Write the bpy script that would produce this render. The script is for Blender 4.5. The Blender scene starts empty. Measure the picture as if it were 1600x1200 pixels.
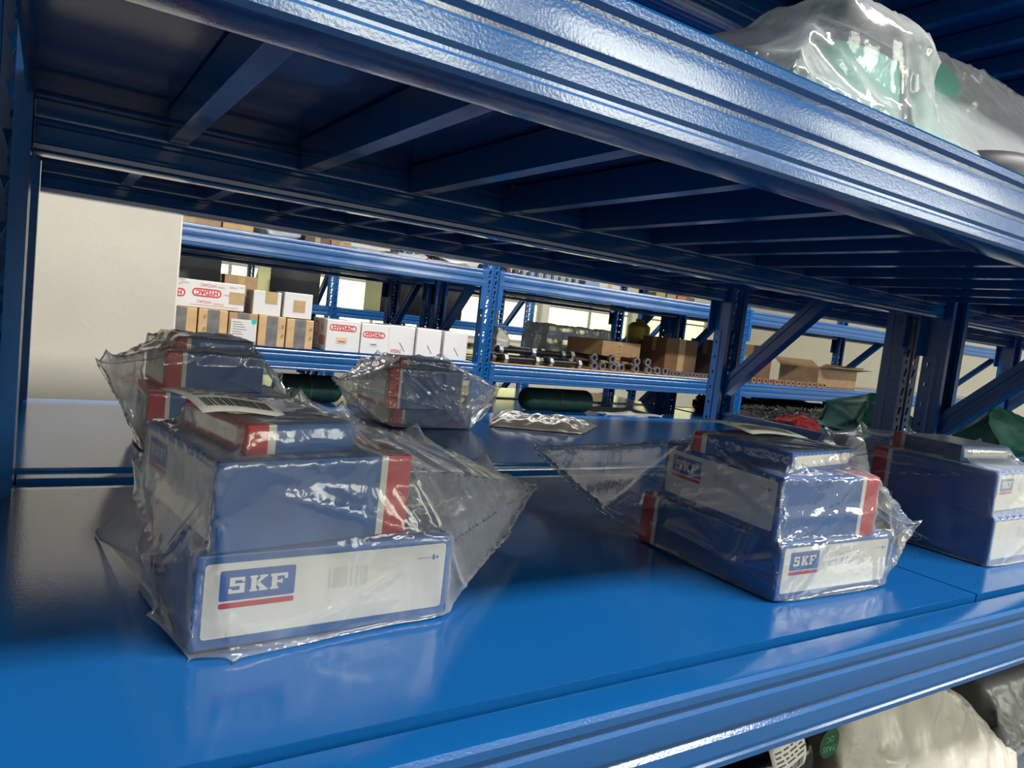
import bpy, bmesh, math, random
import numpy as np
from mathutils import Vector, Matrix

R = math.radians
scene = bpy.context.scene
COL = scene.collection
random.seed(7)

# ------------------------------------------------------------------ camera
cam_data = bpy.data.cameras.new('camera')
cam_data.sensor_width = 36.0
cam_data.sensor_fit = 'HORIZONTAL'
cam_data.lens = 36.0 * 1139.1 / 1600.0
cam_data.clip_start = 0.02
cam = bpy.data.objects.new('camera', cam_data)
COL.objects.link(cam)
YAW, PITCH, ROLL = R(32.949), R(-4.906), R(6.555)
fwd = Vector((math.sin(YAW) * math.cos(PITCH), math.cos(YAW) * math.cos(PITCH), math.sin(PITCH)))
rgt = Vector((math.cos(YAW), -math.sin(YAW), 0))
upv = rgt.cross(fwd)
rg2 = math.cos(ROLL) * rgt + math.sin(ROLL) * upv
up2 = -math.sin(ROLL) * rgt + math.cos(ROLL) * upv
cam.matrix_world = Matrix(((rg2.x, up2.x, -fwd.x, 0), (rg2.y, up2.y, -fwd.y, 0), (rg2.z, up2.z, -fwd.z, 1.35), (0, 0, 0, 1)))
scene.camera = cam

# ------------------------------------------------------------------ world, light, exposure
scene.view_settings.view_transform = 'Standard'
scene.view_settings.look = 'None'
scene.view_settings.gamma = 1.0
scene.view_settings.use_curve_mapping = False
scene.view_settings.exposure = 0.0
scene.cycles.use_denoising = True
scene.cycles.transparent_max_bounces = 24
scene.cycles.max_bounces = 10
scene.cycles.diffuse_bounces = 3
scene.cycles.glossy_bounces = 5
scene.cycles.sample_clamp_indirect = 4.0
scene.cycles.caustics_reflective = False
scene.cycles.caustics_refractive = False

world = bpy.data.worlds.new('daylight')
scene.world = world
world.use_nodes = True
wn = world.node_tree
wn.nodes['Background'].inputs[0].default_value = (1.0, 0.95, 0.48, 1)
wn.nodes['Background'].inputs[1].default_value = 2.4


def area(name, loc, rot, sx, sy, power, col=(1, 1, 1)):
    d = bpy.data.lights.new(name, 'AREA')
    d.shape = 'RECTANGLE'
    d.size, d.size_y, d.energy, d.color = sx, sy, power, col
    o = bpy.data.objects.new(name, d)
    o.location, o.rotation_euler = loc, rot
    COL.objects.link(o)
    return o


# daylight entering the windows of the wall behind the camera (area light just outside each opening)
FRONT_WINDOWS = [(1.3, 2.9, 2.1, 4.3), (3.7, 5.9, 2.1, 4.3), (7.4, 11.6, 2.1, 4.3)]
WIN_POWER = [105, 200, 330]
for (xa, xb, za, zb), pw in zip(FRONT_WINDOWS, WIN_POWER):
    area('window_daylight', ((xa + xb) / 2, -5.12, (za + zb) / 2), (R(90), 0, 0), xb - xa, zb - za, pw, (1.0, 0.97, 0.93))
# unseen strip lights; those beyond the front aisle are added to light the racks
for xx, yy, lx, pw in ((2.6, -1.45, 4.5, 480), (3.2, 2.45, 9.0, 540), (3.2, 5.2, 9.0, 150), (3.2, 7.6, 9.0, 150)):
    area('unseen_strip_light', (xx, yy, 5.0), (0, 0, 0), lx, 0.5, pw, (1.0, 0.98, 0.95))

# ------------------------------------------------------------------ materials
MATS = {}


def mat(name, col, rough=0.5, metal=0.0, spec=0.5, bump=0.0, bscale=200.0, var=0.0, vscale=8.0, coat=0.0, sub=0):
    if name in MATS:
        return MATS[name]
    m = bpy.data.materials.new(name)
    m.use_nodes = True
    nt = m.node_tree
    b = nt.nodes['Principled BSDF']
    b.inputs['Base Color'].default_value = (*col, 1)
    b.inputs['Roughness'].default_value = rough
    b.inputs['Metallic'].default_value = metal
    b.inputs['Specular IOR Level'].default_value = spec
    if coat:
        b.inputs['Coat Weight'].default_value = coat
        b.inputs['Coat Roughness'].default_value = 0.10
    tc = nt.nodes.new('ShaderNodeTexCoord')
    if var:
        n = nt.nodes.new('ShaderNodeTexNoise')
        n.inputs['Scale'].default_value = vscale
        n.inputs['Detail'].default_value = 5
        nt.links.new(tc.outputs['Object'], n.inputs['Vector'])
        cr = nt.nodes.new('ShaderNodeMapRange')
        cr.inputs['From Min'].default_value = 0.3
        cr.inputs['From Max'].default_value = 0.7
        cr.inputs['To Min'].default_value = 1 - var
        cr.inputs['To Max'].default_value = 1 + var
        nt.links.new(n.outputs['Fac'], cr.inputs['Value'])
        hs = nt.nodes.new('ShaderNodeHueSaturation')
        hs.inputs['Color'].default_value = (*col, 1)
        nt.links.new(cr.outputs[0], hs.inputs['Value'])
        nt.links.new(hs.outputs['Color'], b.inputs['Base Color'])
    if bump:
        n2 = nt.nodes.new('ShaderNodeTexNoise')
        n2.inputs['Scale'].default_value = bscale
        n2.inputs['Detail'].default_value = 2
        nt.links.new(tc.outputs['Object'], n2.inputs['Vector'])
        bp = nt.nodes.new('ShaderNodeBump')
        bp.inputs['Strength'].default_value = bump
        bp.inputs['Distance'].default_value = 0.002
        nt.links.new(n2.outputs['Fac'], bp.inputs['Height'])
        nt.links.new(bp.outputs['Normal'], b.inputs['Normal'])
    MATS[name] = m
    return m


def film_mat(name, haze=0.14, tint=(0.97, 0.98, 0.98), rough=0.08, gloss=1.0, ior=1.5, bump=0.15, bscale=60, white=(0.85, 0.87, 0.88)):
    if name in MATS:
        return MATS[name]
    m = bpy.data.materials.new(name)
    m.use_nodes = True
    nt = m.node_tree
    nt.nodes.remove(nt.nodes['Principled BSDF'])
    out = nt.nodes['Material Output']
    N = nt.nodes.new
    L = nt.links.new
    tr = N('ShaderNodeBsdfTransparent')
    tr.inputs[0].default_value = (*tint, 1)
    df = N('ShaderNodeBsdfDiffuse')
    df.inputs[0].default_value = (*white, 1)
    tl = N('ShaderNodeBsdfTranslucent')
    tl.inputs[0].default_value = (*white, 1)
    m0 = N('ShaderNodeMixShader')
    m0.inputs[0].default_value = 0.45
    L(df.outputs[0], m0.inputs[1])
    L(tl.outputs[0], m0.inputs[2])
    m1 = N('ShaderNodeMixShader')
    tc = N('ShaderNodeTexCoord')
    nz = N('ShaderNodeTexNoise')
    nz.inputs['Scale'].default_value = 14
    nz.inputs['Detail'].default_value = 4
    L(tc.outputs['Object'], nz.inputs['Vector'])
    mr = N('ShaderNodeMapRange')
    mr.inputs['From Min'].default_value = 0.35
    mr.inputs['From Max'].default_value = 0.7
    mr.inputs['To Min'].default_value = haze * 0.25
    mr.inputs['To Max'].default_value = min(1.0, haze * 0.85)
    L(nz.outputs['Fac'], mr.inputs['Value'])
    lw = N('ShaderNodeLayerWeight')
    lw.inputs['Blend'].default_value = 0.5
    sq = N('ShaderNodeMath')
    sq.operation = 'POWER'
    sq.inputs[1].default_value = 1.8
    L(lw.outputs['Facing'], sq.inputs[0])
    pw = N('ShaderNodeMath')
    pw.operation = 'MULTIPLY_ADD'
    L(sq.outputs[0], pw.inputs[0])
    pw.inputs[1].default_value = haze * 4.6
    L(mr.outputs[0], pw.inputs[2])
    pw.use_clamp = True
    L(pw.outputs[0], m1.inputs[0])
    L(tr.outputs[0], m1.inputs[1])
    L(m0.outputs[0], m1.inputs[2])
    gl = N('ShaderNodeBsdfGlossy')
    gl.inputs['Color'].default_value = (1, 1, 1, 1)
    gl.inputs['Roughness'].default_value = rough
    fr = N('ShaderNodeFresnel')
    fr.inputs['IOR'].default_value = ior
    ab = N('ShaderNodeMath')
    ab.operation = 'MULTIPLY'
    ab.inputs[1].default_value = gloss
    ab.use_clamp = True
    L(fr.outputs[0], ab.inputs[0])
    m2 = N('ShaderNodeMixShader')
    mn = N('ShaderNodeMath')
    mn.operation = 'MINIMUM'
    mn.inputs[1].default_value = 0.45
    L(ab.outputs[0], mn.inputs[0])
    L(mn.outputs[0], m2.inputs[0])
    L(m1.outputs[0], m2.inputs[1])
    L(gl.outputs[0], m2.inputs[2])
    if bump:
        n2 = N('ShaderNodeTexNoise')
        n2.inputs['Scale'].default_value = bscale
        n2.inputs['Detail'].default_value = 3
        L(tc.outputs['Object'], n2.inputs['Vector'])
        bp = N('ShaderNodeBump')
        bp.inputs['Strength'].default_value = bump
        bp.inputs['Distance'].default_value = 0.004
        L(n2.outputs['Fac'], bp.inputs['Height'])
        L(bp.outputs[0], gl.inputs['Normal'])
        L(bp.outputs[0], fr.inputs['Normal'])
    L(m2.outputs[0], out.inputs[0])
    MATS[name] = m
    return m


BLUE = mat('blue_enamel', (0.0045, 0.086, 0.285), 0.14, bump=0.07, bscale=480, spec=0.8, coat=0.4)
POSTM = mat('blue_enamel_post', (0.0045, 0.083, 0.28), 0.24, bump=0.05, bscale=480, spec=0.4)
PANEL = mat('blue_enamel_panel', (0.0045, 0.086, 0.285), 0.12, bump=0.04, bscale=450, spec=0.6, var=0.05, vscale=3)
STEEL = mat('steel', (0.45, 0.45, 0.46), 0.3, 1.0)
BLACKM = mat('black_oxide_steel', (0.02, 0.02, 0.022), 0.35, 0.6)
NUTM = mat('grey_steel_nut', (0.33, 0.33, 0.34), 0.35, 0.9)
SBLUE = mat('carton_blue', (0.006, 0.085, 0.30), 0.42, var=0.12, vscale=25)
SRED = mat('carton_red', (0.42, 0.012, 0.03), 0.42, var=0.06, vscale=25)
SWHITE = mat('carton_white', (0.64, 0.635, 0.60), 0.5, var=0.03, vscale=20)
INK = mat('ink_dark', (0.06, 0.06, 0.07), 0.6)
INKG = mat('ink_grey', (0.55, 0.55, 0.55), 0.6)
LBLUE = mat('logo_blue', (0.02, 0.09, 0.33), 0.45)
PAPER = mat('paper_white', (0.68, 0.68, 0.65), 0.6, var=0.03)
HWHITE = mat('white_carton', (0.72, 0.71, 0.69), 0.55, var=0.03)
HRED = mat('print_red', (0.62, 0.02, 0.03), 0.5)
KRAFT = mat('kraft_card', (0.42, 0.26, 0.13), 0.75, var=0.12, vscale=18)
KRAFTD = mat('kraft_card_dark', (0.20, 0.11, 0.055), 0.8, var=0.15, vscale=18)
KRAFTL = mat('kraft_card_light', (0.58, 0.38, 0.19), 0.7, var=0.12, vscale=18)
GTAPE = mat('grey_tape', (0.17, 0.165, 0.16), 0.4, var=0.25, vscale=30)
BTAPE = mat('buff_tape', (0.50, 0.34, 0.17), 0.35, var=0.1, vscale=30)
TEAL = mat('sticker_teal', (0.02, 0.5, 0.45), 0.4)
GREENCLOTH = mat('green_cloth', (0.010, 0.105, 0.075), 0.6, bump=0.5, bscale=250, var=0.25, vscale=12)
GREENROLL = mat('dark_green_webbing', (0.006, 0.045, 0.03), 0.7, bump=0.3, bscale=300, var=0.3, vscale=40)
REDCLOTH = mat('red_cloth', (0.55, 0.05, 0.06), 0.8, bump=0.3, bscale=250, var=0.15)
GREENPAD = mat('pale_green_rubber', (0.10, 0.31, 0.27), 0.55, var=0.05)
BLACKWRAP = mat('black_wrap', (0.006, 0.006, 0.008), 0.2, bump=0.25, bscale=30)
GREYWRAP = mat('grey_wrap', (0.16, 0.165, 0.17), 0.3, bump=0.4, bscale=30, var=0.2, vscale=10)
WHITEBAG = mat('white_poly', (0.52, 0.50, 0.45), 0.28, bump=0.35, bscale=45, var=0.14, vscale=12)
SILVERBAG = mat('silver_poly', (0.55, 0.52, 0.46), 0.18, metal=0.35, bump=0.4, bscale=40, var=0.2, vscale=14)
GREYPOLY = mat('grey_poly_sheet', (0.30, 0.31, 0.31), 0.35, bump=0.3, bscale=30)
CLOUDYPOLY = mat('cloudy_poly', (0.50, 0.51, 0.48), 0.3, bump=0.4, bscale=35, var=0.2, vscale=10)
YELLOW = mat('yellow_plastic', (0.45, 0.31, 0.03), 0.45)
WALLP = mat('wall_plaster', (0.70, 0.66, 0.56), 0.85, bump=0.12, bscale=60, var=0.035, vscale=5)
FLOORM = mat('floor_epoxy', (0.06, 0.065, 0.065), 0.65, var=0.08)
CEILM = mat('ceiling_paint', (0.55, 0.55, 0.54), 0.9)
FRAMEM = mat('window_frame_metal', (0.35, 0.34, 0.32), 0.5)
RUBBER = mat('dark_rubber', (0.03, 0.03, 0.03), 0.5)
QGREEN = mat('green_sticker', (0.004, 0.06, 0.022), 0.4)
FILM1 = film_mat('milky_film', 0.14, rough=0.11, gloss=1.2, white=(.95, .97, .98))
FILM4 = film_mat('clear_film', 0.07, rough=0.06, gloss=1.9)
FILM2 = film_mat('soft_clear_film', 0.24, white=(.95, .94, .92), rough=0.09, gloss=1.1)
FILMT = film_mat('thick_milky_film', 0.19, rough=0.1, gloss=1.1)
GLASS = film_mat('window_glass', 0.0, tint=(0.96, 0.98, 0.96), rough=0.02, gloss=0.8, bump=0)

# ------------------------------------------------------------------ object helpers


def tag(o, label=None, cat=None, group=None, kind=None):
    if label:
        o['label'] = label
    if cat:
        o['category'] = cat
    if group:
        o['group'] = group
    if kind:
        o['kind'] = kind
    return o


def thing(name, label, cat, loc=(0, 0, 0), rz=0.0, group=None):
    o = bpy.data.objects.new(name, None)
    o.empty_display_size = 0.05
    o.location = loc
    o.rotation_euler = (0, 0, rz)
    COL.objects.link(o)
    return tag(o, label, cat, group)


def link(name, me, parent=None, loc=(0, 0, 0), rot=(0, 0, 0)):
    o = bpy.data.objects.new(name, me)
    o.location = loc
    o.rotation_euler = rot
    if parent is not None:
        o.parent = parent
    COL.objects.link(o)
    return o


def copy_tree(o, parent=None):
    c = o.copy()
    COL.objects.link(c)
    if parent is not None:
        c.parent = parent
    for ch in list(o.children):
        copy_tree(ch, c)
    return c


class MB:
    def __init__(s):
        s.v, s.f, s.m = [], [], []

    def poly(s, pts, mi=0):
        n = len(s.v)
        s.v += [tuple(p) for p in pts]
        s.f.append(tuple(range(n, n + len(pts))))
        s.m.append(mi)

    def mesh(s, vs, fs, mi=0):
        n = len(s.v)
        s.v += [tuple(p) for p in vs]
        for f in fs:
            s.f.append(tuple(i + n for i in f))
            s.m.append(mi)
        return s

    def box(s, a, b, mi=0):
        x0, y0, z0 = a
        x1, y1, z1 = b
        vs = [(x0, y0, z0), (x1, y0, z0), (x1, y1, z0), (x0, y1, z0), (x0, y0, z1), (x1, y0, z1), (x1, y1, z1), (x0, y1, z1)]
        fs = [(0, 3, 2, 1), (4, 5, 6, 7), (0, 1, 5, 4), (1, 2, 6, 5), (2, 3, 7, 6), (3, 0, 4, 7)]
        return s.mesh(vs, fs, mi)

    def prism_x(s, prof, x0, x1, mi=0, closed=True, caps=True):
        """profile of (y, z) points swept along X"""
        n = len(prof)
        vs = [(x0, y, z) for y, z in prof] + [(x1, y, z) for y, z in prof]
        k = n if closed else n - 1
        fs = [(i, (i + 1) % n, n + (i + 1) % n, n + i) for i in range(k)]
        if caps and closed:
            fs += [tuple(range(n - 1, -1, -1)), tuple(range(n, 2 * n))]
        return s.mesh(vs, fs, mi)

    def cyl(s, c0, c1, r, seg=16, mi=0, r1=None, hexa=False, caps=True):
        c0, c1 = Vector(c0), Vector(c1)
        ax = (c1 - c0).normalized()
        t = Vector((0, 0, 1)) if abs(ax.z) < 0.9 else Vector((1, 0, 0))
        u = ax.cross(t).normalized()
        w = ax.cross(u)
        r1 = r if r1 is None else r1
        vs = []
        for c, rr in ((c0, r), (c1, r1)):
            for i in range(seg):
                a = 2 * math.pi * i / seg
                vs.append(c + rr * (math.cos(a) * u + math.sin(a) * w))
        fs = [(i, (i + 1) % seg, seg + (i + 1) % seg, seg + i) for i in range(seg)]
        if caps:
            fs += [tuple(range(seg - 1, -1, -1)), tuple(range(seg, 2 * seg))]
        return s.mesh(vs, fs, mi)

    def tube(s, c0, c1, ro, ri, seg=6, segi=None, mi=0):
        """ring (a nut): outer polygon, inner hole of the same segment count"""
        c0, c1 = Vector(c0), Vector(c1)
        ax = (c1 - c0).normalized()
        t = Vector((0, 0, 1)) if abs(ax.z) < 0.9 else Vector((1, 0, 0))
        u = ax.cross(t).normalized()
        w = ax.cross(u)
        k = 24
        vs = []
        for c in (c0, c1):
            for i in range(k):
                a = 2 * math.pi * i / k
                q = math.pi / seg
                b = (a % (2 * q)) - q
                rr = ro * math.cos(q) / math.cos(b)
                vs.append(c + rr * (math.cos(a) * u + math.sin(a) * w))
            for i in range(k):
                a = 2 * math.pi * i / k
                vs.append(c + ri * (math.cos(a) * u + math.sin(a) * w))
        fs = []
        for i in range(k):
            j = (i + 1) % k
            fs += [(i, j, 2 * k + j, 2 * k + i), (k + j, k + i, 3 * k + i, 3 * k + j), (j, i, k + i, k + j), (2 * k + i, 2 * k + j, 3 * k + j, 3 * k + i)]
        return s.mesh(vs, fs, mi)

    def me(s, name, mats, smooth=None):
        me = bpy.data.meshes.new(name)
        me.from_pydata(s.v, [], s.f)
        for m in (mats if isinstance(mats, (list, tuple)) else [mats]):
            me.materials.append(m)
        me.polygons.foreach_set('material_index', s.m)
        if smooth is not None:
            me.polygons.foreach_set('use_smooth', [True] * len(s.f))
            me.set_sharp_from_angle(angle=R(smooth))
        me.update()
        return me

    def build(s, name, mats, parent=None, loc=(0, 0, 0), rot=(0, 0, 0), smooth=None):
        return link(name, s.me(name, mats, smooth), parent, loc, rot)


def bevel(o, w=0.001, seg=2, ang=40):
    b = o.modifiers.new('bevel', 'BEVEL')
    b.width, b.segments, b.limit_method, b.angle_limit = w, seg, 'ANGLE', R(ang)
    return o


# ---- flat print: polygons in a plane, placed by origin + two axes
def rrect(x0, y0, x1, y1, r, n=5):
    pts = []
    for cx, cy, a0 in ((x1 - r, y0 + r, -90), (x1 - r, y1 - r, 0), (x0 + r, y1 - r, 90), (x0 + r, y0 + r, 180)):
        for i in range(n + 1):
            a = R(a0 + 90 * i / n)
            pts.append((cx + r * math.cos(a), cy + r * math.sin(a)))
    return pts


_TEXT = {}


def text_polys(s, bold=0.0):
    key = (s, bold)
    if key not in _TEXT:
        cu = bpy.data.curves.new('lettering', 'FONT')
        cu.body = s
        cu.size = 1.0
        cu.offset = bold
        cu.resolution_u = 3
        ob = bpy.data.objects.new('lettering', cu)
        COL.objects.link(ob)
        dg = bpy.context.evaluated_depsgraph_get()
        me = bpy.data.meshes.new_from_object(ob.evaluated_get(dg))
        vs = [(v.co.x, v.co.y) for v in me.vertices]
        fs = [tuple(p.vertices) for p in me.polygons]
        bpy.data.objects.remove(ob)
        bpy.data.curves.remove(cu)
        bpy.data.meshes.remove(me)
        xs = [p[0] for p in vs]
        ys = [p[1] for p in vs]
        x0, x1, y0, y1 = min(xs), max(xs), min(ys), max(ys)
        vs = [((x - x0) / (x1 - x0), (y - y0) / (y1 - y0)) for x, y in vs]
        _TEXT[key] = (vs, fs)
    return _TEXT[key]


class Print(MB):
    """flat print laid on a face: O origin (lower left), U right axis, V up axis, N outward"""

    def __init__(s, O, U, V, N):
        super().__init__()
        s.O, s.U, s.V, s.N = Vector(O), Vector(U), Vector(V), Vector(N)

    def P(s, x, y, h):
        return s.O + s.U * x + s.V * y + s.N * h

    def area(s, pts, h, mi):
        s.poly([s.P(x, y, h) for x, y in pts], mi)

    def plate(s, pts, h, mi):
        """thin slab with real edges"""
        n = len(pts)
        s.mesh([s.P(x, y, 0) for x, y in pts] + [s.P(x, y, h) for x, y in pts],
               [(i, (i + 1) % n, n + (i + 1) % n, n + i) for i in range(n)] + [tuple(range(n, 2 * n))], mi)

    def text(s, t, x0, y0, w, hgt, h, mi, bold=0.0, flip=False):
        vs, fs = text_polys(t, bold)
        if flip:
            vs = [(1 - a, 1 - b) for a, b in vs]
        s.mesh([s.P(x0 + a * w, y0 + b * hgt, h) for a, b in vs], fs, mi)

    def ring(s, x0, y0, x1, y1, r, t, h, mi):
        o = rrect(x0, y0, x1, y1, r)
        i_ = rrect(x0 + t, y0 + t, x1 - t, y1 - t, max(r - t, 1e-4))
        n = len(o)
        s.mesh([s.P(x, y, h) for x, y in o] + [s.P(x, y, h) for x, y in i_], [(k, (k + 1) % n, n + (k + 1) % n, n + k) for k in range(n)], mi)


# slab lettering of the bearing cartons, in unit squares
_S = [[(0, .80), (1, .80), (1, 1), (0, 1)], [(0, .44), (.34, .44), (.34, .80), (0, .80)], [(.34, .44), (1, .44), (1, .62), (.34, .62)],
      [(.66, .20), (1, .20), (1, .44), (.66, .44)], [(-.06, 0), (1, 0), (1, .20), (-.06, .20)], [(.80, .70), (1, .70), (1, .80), (.80, .80)], [(-.06, .2), (.14, .2), (.14, .31), (-.06, .31)]]
_K = [[(.08, .14), (.40, .14), (.40, .86), (.08, .86)], [(0, .86), (.48, .86), (.48, 1), (0, 1)], [(0, 0), (.48, 0), (.48, .14), (0, .14)],
      [(.40, .42), (.58, .52), (.98, .86), (.66, .86), (.40, .60)], [(.58, .86), (1.08, .86), (1.08, 1), (.58, 1)],
      [(.40, .60), (.40, .42), (.66, .14), (1.04, .14), (.62, .56)], [(.58, 0), (1.12, 0), (1.12, .14), (.58, .14)]]
_F = [[(.08, .14), (.40, .14), (.40, .82), (.08, .82)], [(0, .82), (1.04, .82), (1.04, 1), (0, 1)], [(0, 0), (.50, 0), (.50, .14), (0, .14)],
      [(.40, .40), (.72, .40), (.72, .56), (.40, .56)], [(.84, .62), (1.04, .62), (1.04, .82), (.84, .82)], [(.62, .34), (.74, .34), (.74, .62), (.62, .62)]]


def logo_badge(pr, x, y, w, h, e=0.0002):
    """blue plate with slab letters above a red bar; mats: 0 white, 1 blue, 2 red"""
    r = w * 0.03
    pr.plate(rrect(x, y + h * .20, x + w, y + h, r), e, 1)
    pr.plate(rrect(x, y, x + w, y + h * .145, r * .8), e, 2)
    lh = h * .42
    ly = y + h * .20 + h * .19
    for k, (gl, lx, lw) in enumerate(((_S, .125, .195 * w), (_K, .385, .235 * w), (_F, .66, .225 * w))):
        for q in gl:
            pr.area([(x + w * lx + a * lw * (0.92 if k == 1 else 1), ly + b * lh) for a, b in q], e * 1.8, 0)


# ------------------------------------------------------------------ room
def struct(name, bm, mats, smooth=None):
    return tag(bm.build(name, mats, smooth=smooth), kind='structure')


XL, XR, YF, YB, ZC = -5.0, 12.5, -5.0, 10.6, 5.3
m = MB(); m.box((XL, YF, -0.1), (XR, YB, 0)); struct('floor', m, FLOORM)
m = MB(); m.box((XL, YF, ZC), (XR, YB, ZC + .1)); struct('ceiling', m, CEILM)
m = MB(); m.box((XL - .2, YF, 0), (XL, YB, ZC)); struct('wall_left', m, WALLP)
m = MB(); m.box((XR, YF, 0), (XR + .2, YB, ZC)); struct('wall_right', m, WALLP)


def wall_with_openings(name, y0, y1, ops):
    m = MB()
    za, zb = ops[0][2], ops[0][3]
    m.box((XL, y0, 0), (XR, y1, za))
    m.box((XL, y0, zb), (XR, y1, ZC))
    xs = [XL] + [v for o in ops for v in o[:2]] + [XR]
    for i in range(0, len(xs), 2):
        m.box((xs[i], y0, za), (xs[i + 1], y1, zb))
    return struct(name, m, WALLP)


BACK_WINDOWS = [(-1.0 + 2.12 * k, -1.0 + 2.12 * k + 1.98, 0.98, 2.10) for k in range(6)]
wall_with_openings('wall_front', YF - .2, YF, FRONT_WINDOWS)
wall_with_openings('wall_back', YB, YB + .2, BACK_WINDOWS)
wi = 0
for y, ops, sgn in ((YF - .12, FRONT_WINDOWS, -1), (YB + .08, BACK_WINDOWS, 1)):
    for (xa, xb, za, zb) in ops:
        wi += 1
        w = thing('window_%d' % wi, None, None, (xa, y, za))
        w['kind'] = 'structure'
        W, H = xb - xa, zb - za
        f = MB()
        t = .05
        for a, b in (((0, 0, 0), (W, .05, t)), ((0, 0, H - t), (W, .05, H)), ((0, 0, t), (t, .05, H - t)), ((W - t, 0, t), (t * 0 + W, .05, H - t))):
            f.box(a, b)
        f.build('window_frame', FRAMEM, w)
        nm = max(2, round(W / 1.0))
        for k in range(1, nm):
            g = MB(); g.box((W * k / nm - .02, .005, t), (W * k / nm + .02, .045, H - t)); g.build('mullion', FRAMEM, w)
        g = MB(); g.box((t, .007, H * .62), (W - t, .043, H * .62 + .035)); g.build('glazing_bar', FRAMEM, w)
        for k in range(nm):
            g = MB(); g.box((W * k / nm + .02, .022, t), (W * (k + 1) / nm - .02, .026, H - t)); g.build('pane', GLASS, w)

m = MB(); m.box((-.30, 2.70, 0), (.372, 3.16, ZC))
bevel(struct('column', m, WALLP), .006, 2)

# ------------------------------------------------------------------ shelving
PW, PD, PITCH = .075, .056, 1.95


def post_mesh(z1):
    """cold rolled C upright, web towards -Y, perforated; thin sheet with solidify on the object"""
    m = MB()

    def sheet(pts, cols_hole, shift, small_only=False):
        # pts: (x, y) across the sheet; cols_hole: indices of strips with holes
        zs, kind = [0.0], []
        z = 0.0
        while z < z1 - .051:
            for dz, k in ((.006, 0), (.009, 1), (.008, 0), (.021, 2), (.006, 0)):
                z += dz
                zs.append(z)
                kind.append(k)
        zs.append(z1)
        kind.append(0)
        n = len(pts)
        base = len(m.v)
        for j, zz in enumerate(zs):
            up = j > 0 and kind[j - 1] == 2 and j < len(zs)
            for i, (x, y) in enumerate(pts):
                dx = 0
                if shift and up and any(i in (c, c + 1) for c in cols_hole):
                    dx = .006
                m.v.append((x + dx, y, zz))
        for j, k in enumerate(kind):
            for i in range(n - 1):
                if i in cols_hole and (k == 1 or (k == 2 and not small_only)):
                    continue
                m.f.append((base + j * n + i, base + j * n + i + 1, base + (j + 1) * n + i + 1, base + (j + 1) * n + i))
                m.m.append(0)

    h = PW / 2
    web = [(-h, 0), (-.026, 0), (-.017, 0), (-.006, 0), (-.004, .004), (.004, .004), (.006, 0), (.011, 0), (.020, 0), (h, 0)]
    sheet(web, (1, 7), True)
    for sx in (-1, 1):
        side = [(sx * h, 0), (sx * h, .012), (sx * h, .020), (sx * h, .028), (sx * (h - .003), .031), (sx * (h - .003), .037), (sx * h, .040), (sx * h, PD), (sx * (h - .014), PD), (sx * (h - .014), PD - .008)]
        sheet(side, (1,), False, True)
    return m.me('post', POSTM)


_pm = {}


def beam_profile():
    f = [(.008, 0), (.003, -.001), (0, -.004), (0, -.010), (.0035, -.013), (.0035, -.016), (.0005, -.019), (0, -.034), (.0005, -.037), (.0042, -.040), (.0042, -.043), (.0005, -.046), (0, -.058), (.0016, -.061), (.0016, -.063), (.0005, -.065), (.001, -.070), (.004, -.0725), (.009, -.0735)]
    w = .046
    b = [(w - y, z) for y, z in f[::-1] if z < -.008]
    return f + b + [(w - .001, -.009), (.0315, -.009), (.030, 0)]


def beam_mesh(L):
    m = MB()
    m.prism_x(beam_profile()[::-1], -L / 2, L / 2)
    return m.me('beam', BLUE, 24)


def connector_mesh(side, front=True):
    # L bracket hooked on the post: leg on the post web and leg against the beam end
    m = MB()
    s = side
    a, b = sorted((0.0, s * .004))
    m.box((a, -.002, -.165 if front else -.075), (b, .044, .006))
    a, b = sorted((0.0, s * -.027))
    if front:
        m.box((a, -.0055, -.165), (b, -.002, .006))
    for z in (-.02, -.07, -.14) if front else ():
        m.cyl((s * -.014, -.0075, z), (s * -.014, -.0050, z), .004, 8)
    return m.me('connector_plate', POSTM)


def panel_mesh(L, D):
    m = MB()
    t, fl = .003, .022
    m.box((0, 0, -t), (L, D, 0))
    for a, b in (((0, 0, -fl), (L, t, -t)), ((0, D - t, -fl), (L, D, -t)), ((0, t, -fl), (t, D - t, -t)), ((L - t, t, -fl), (L, D - t, -t))):
        m.box(a, b)
    return m.me('shelf_panel', PANEL)


def stiff_mesh(D):
    m = MB()
    prof = [(-.011, 0), (-.010, -.036), (.010, -.036), (.011, 0)]
    vs = [(x, .012, z) for x, z in prof] + [(x, D - .012, z) for x, z in prof]
    m.mesh(vs, [(0, 1, 5, 4), (1, 2, 6, 5), (2, 3, 7, 6), (3, 2, 1, 0), (4, 5, 6, 7)])
    return m.me('stiffener', BLUE)


def channel(m, p, q, wx, wz):
    """C channel running from p to q in the frame plane (Y-Z), open towards +X, with a pressed groove"""
    p, q = Vector(p), Vector(q)
    d = (q - p).normalized()
    nrm = Vector((0, -d.z, d.y))
    X = Vector((1, 0, 0))
    h = wz / 2
    prof = [(wx, -h), (0, -h), (0, -h * .30), (.004, -h * .2), (.004, h * .2), (0, h * .30), (0, h), (wx, h), (wx, h - .003), (.003, h - .003), (.003, -h + .003), (wx, -h + .003)]
    n = len(prof)
    vs = [p + X * (a - wx / 2) + nrm * b for a, b in prof] + [q + X * (a - wx / 2) + nrm * b for a, b in prof]
    m.mesh(vs, [(i, (i + 1) % n, n + (i + 1) % n, n + i) for i in range(n)])


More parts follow.
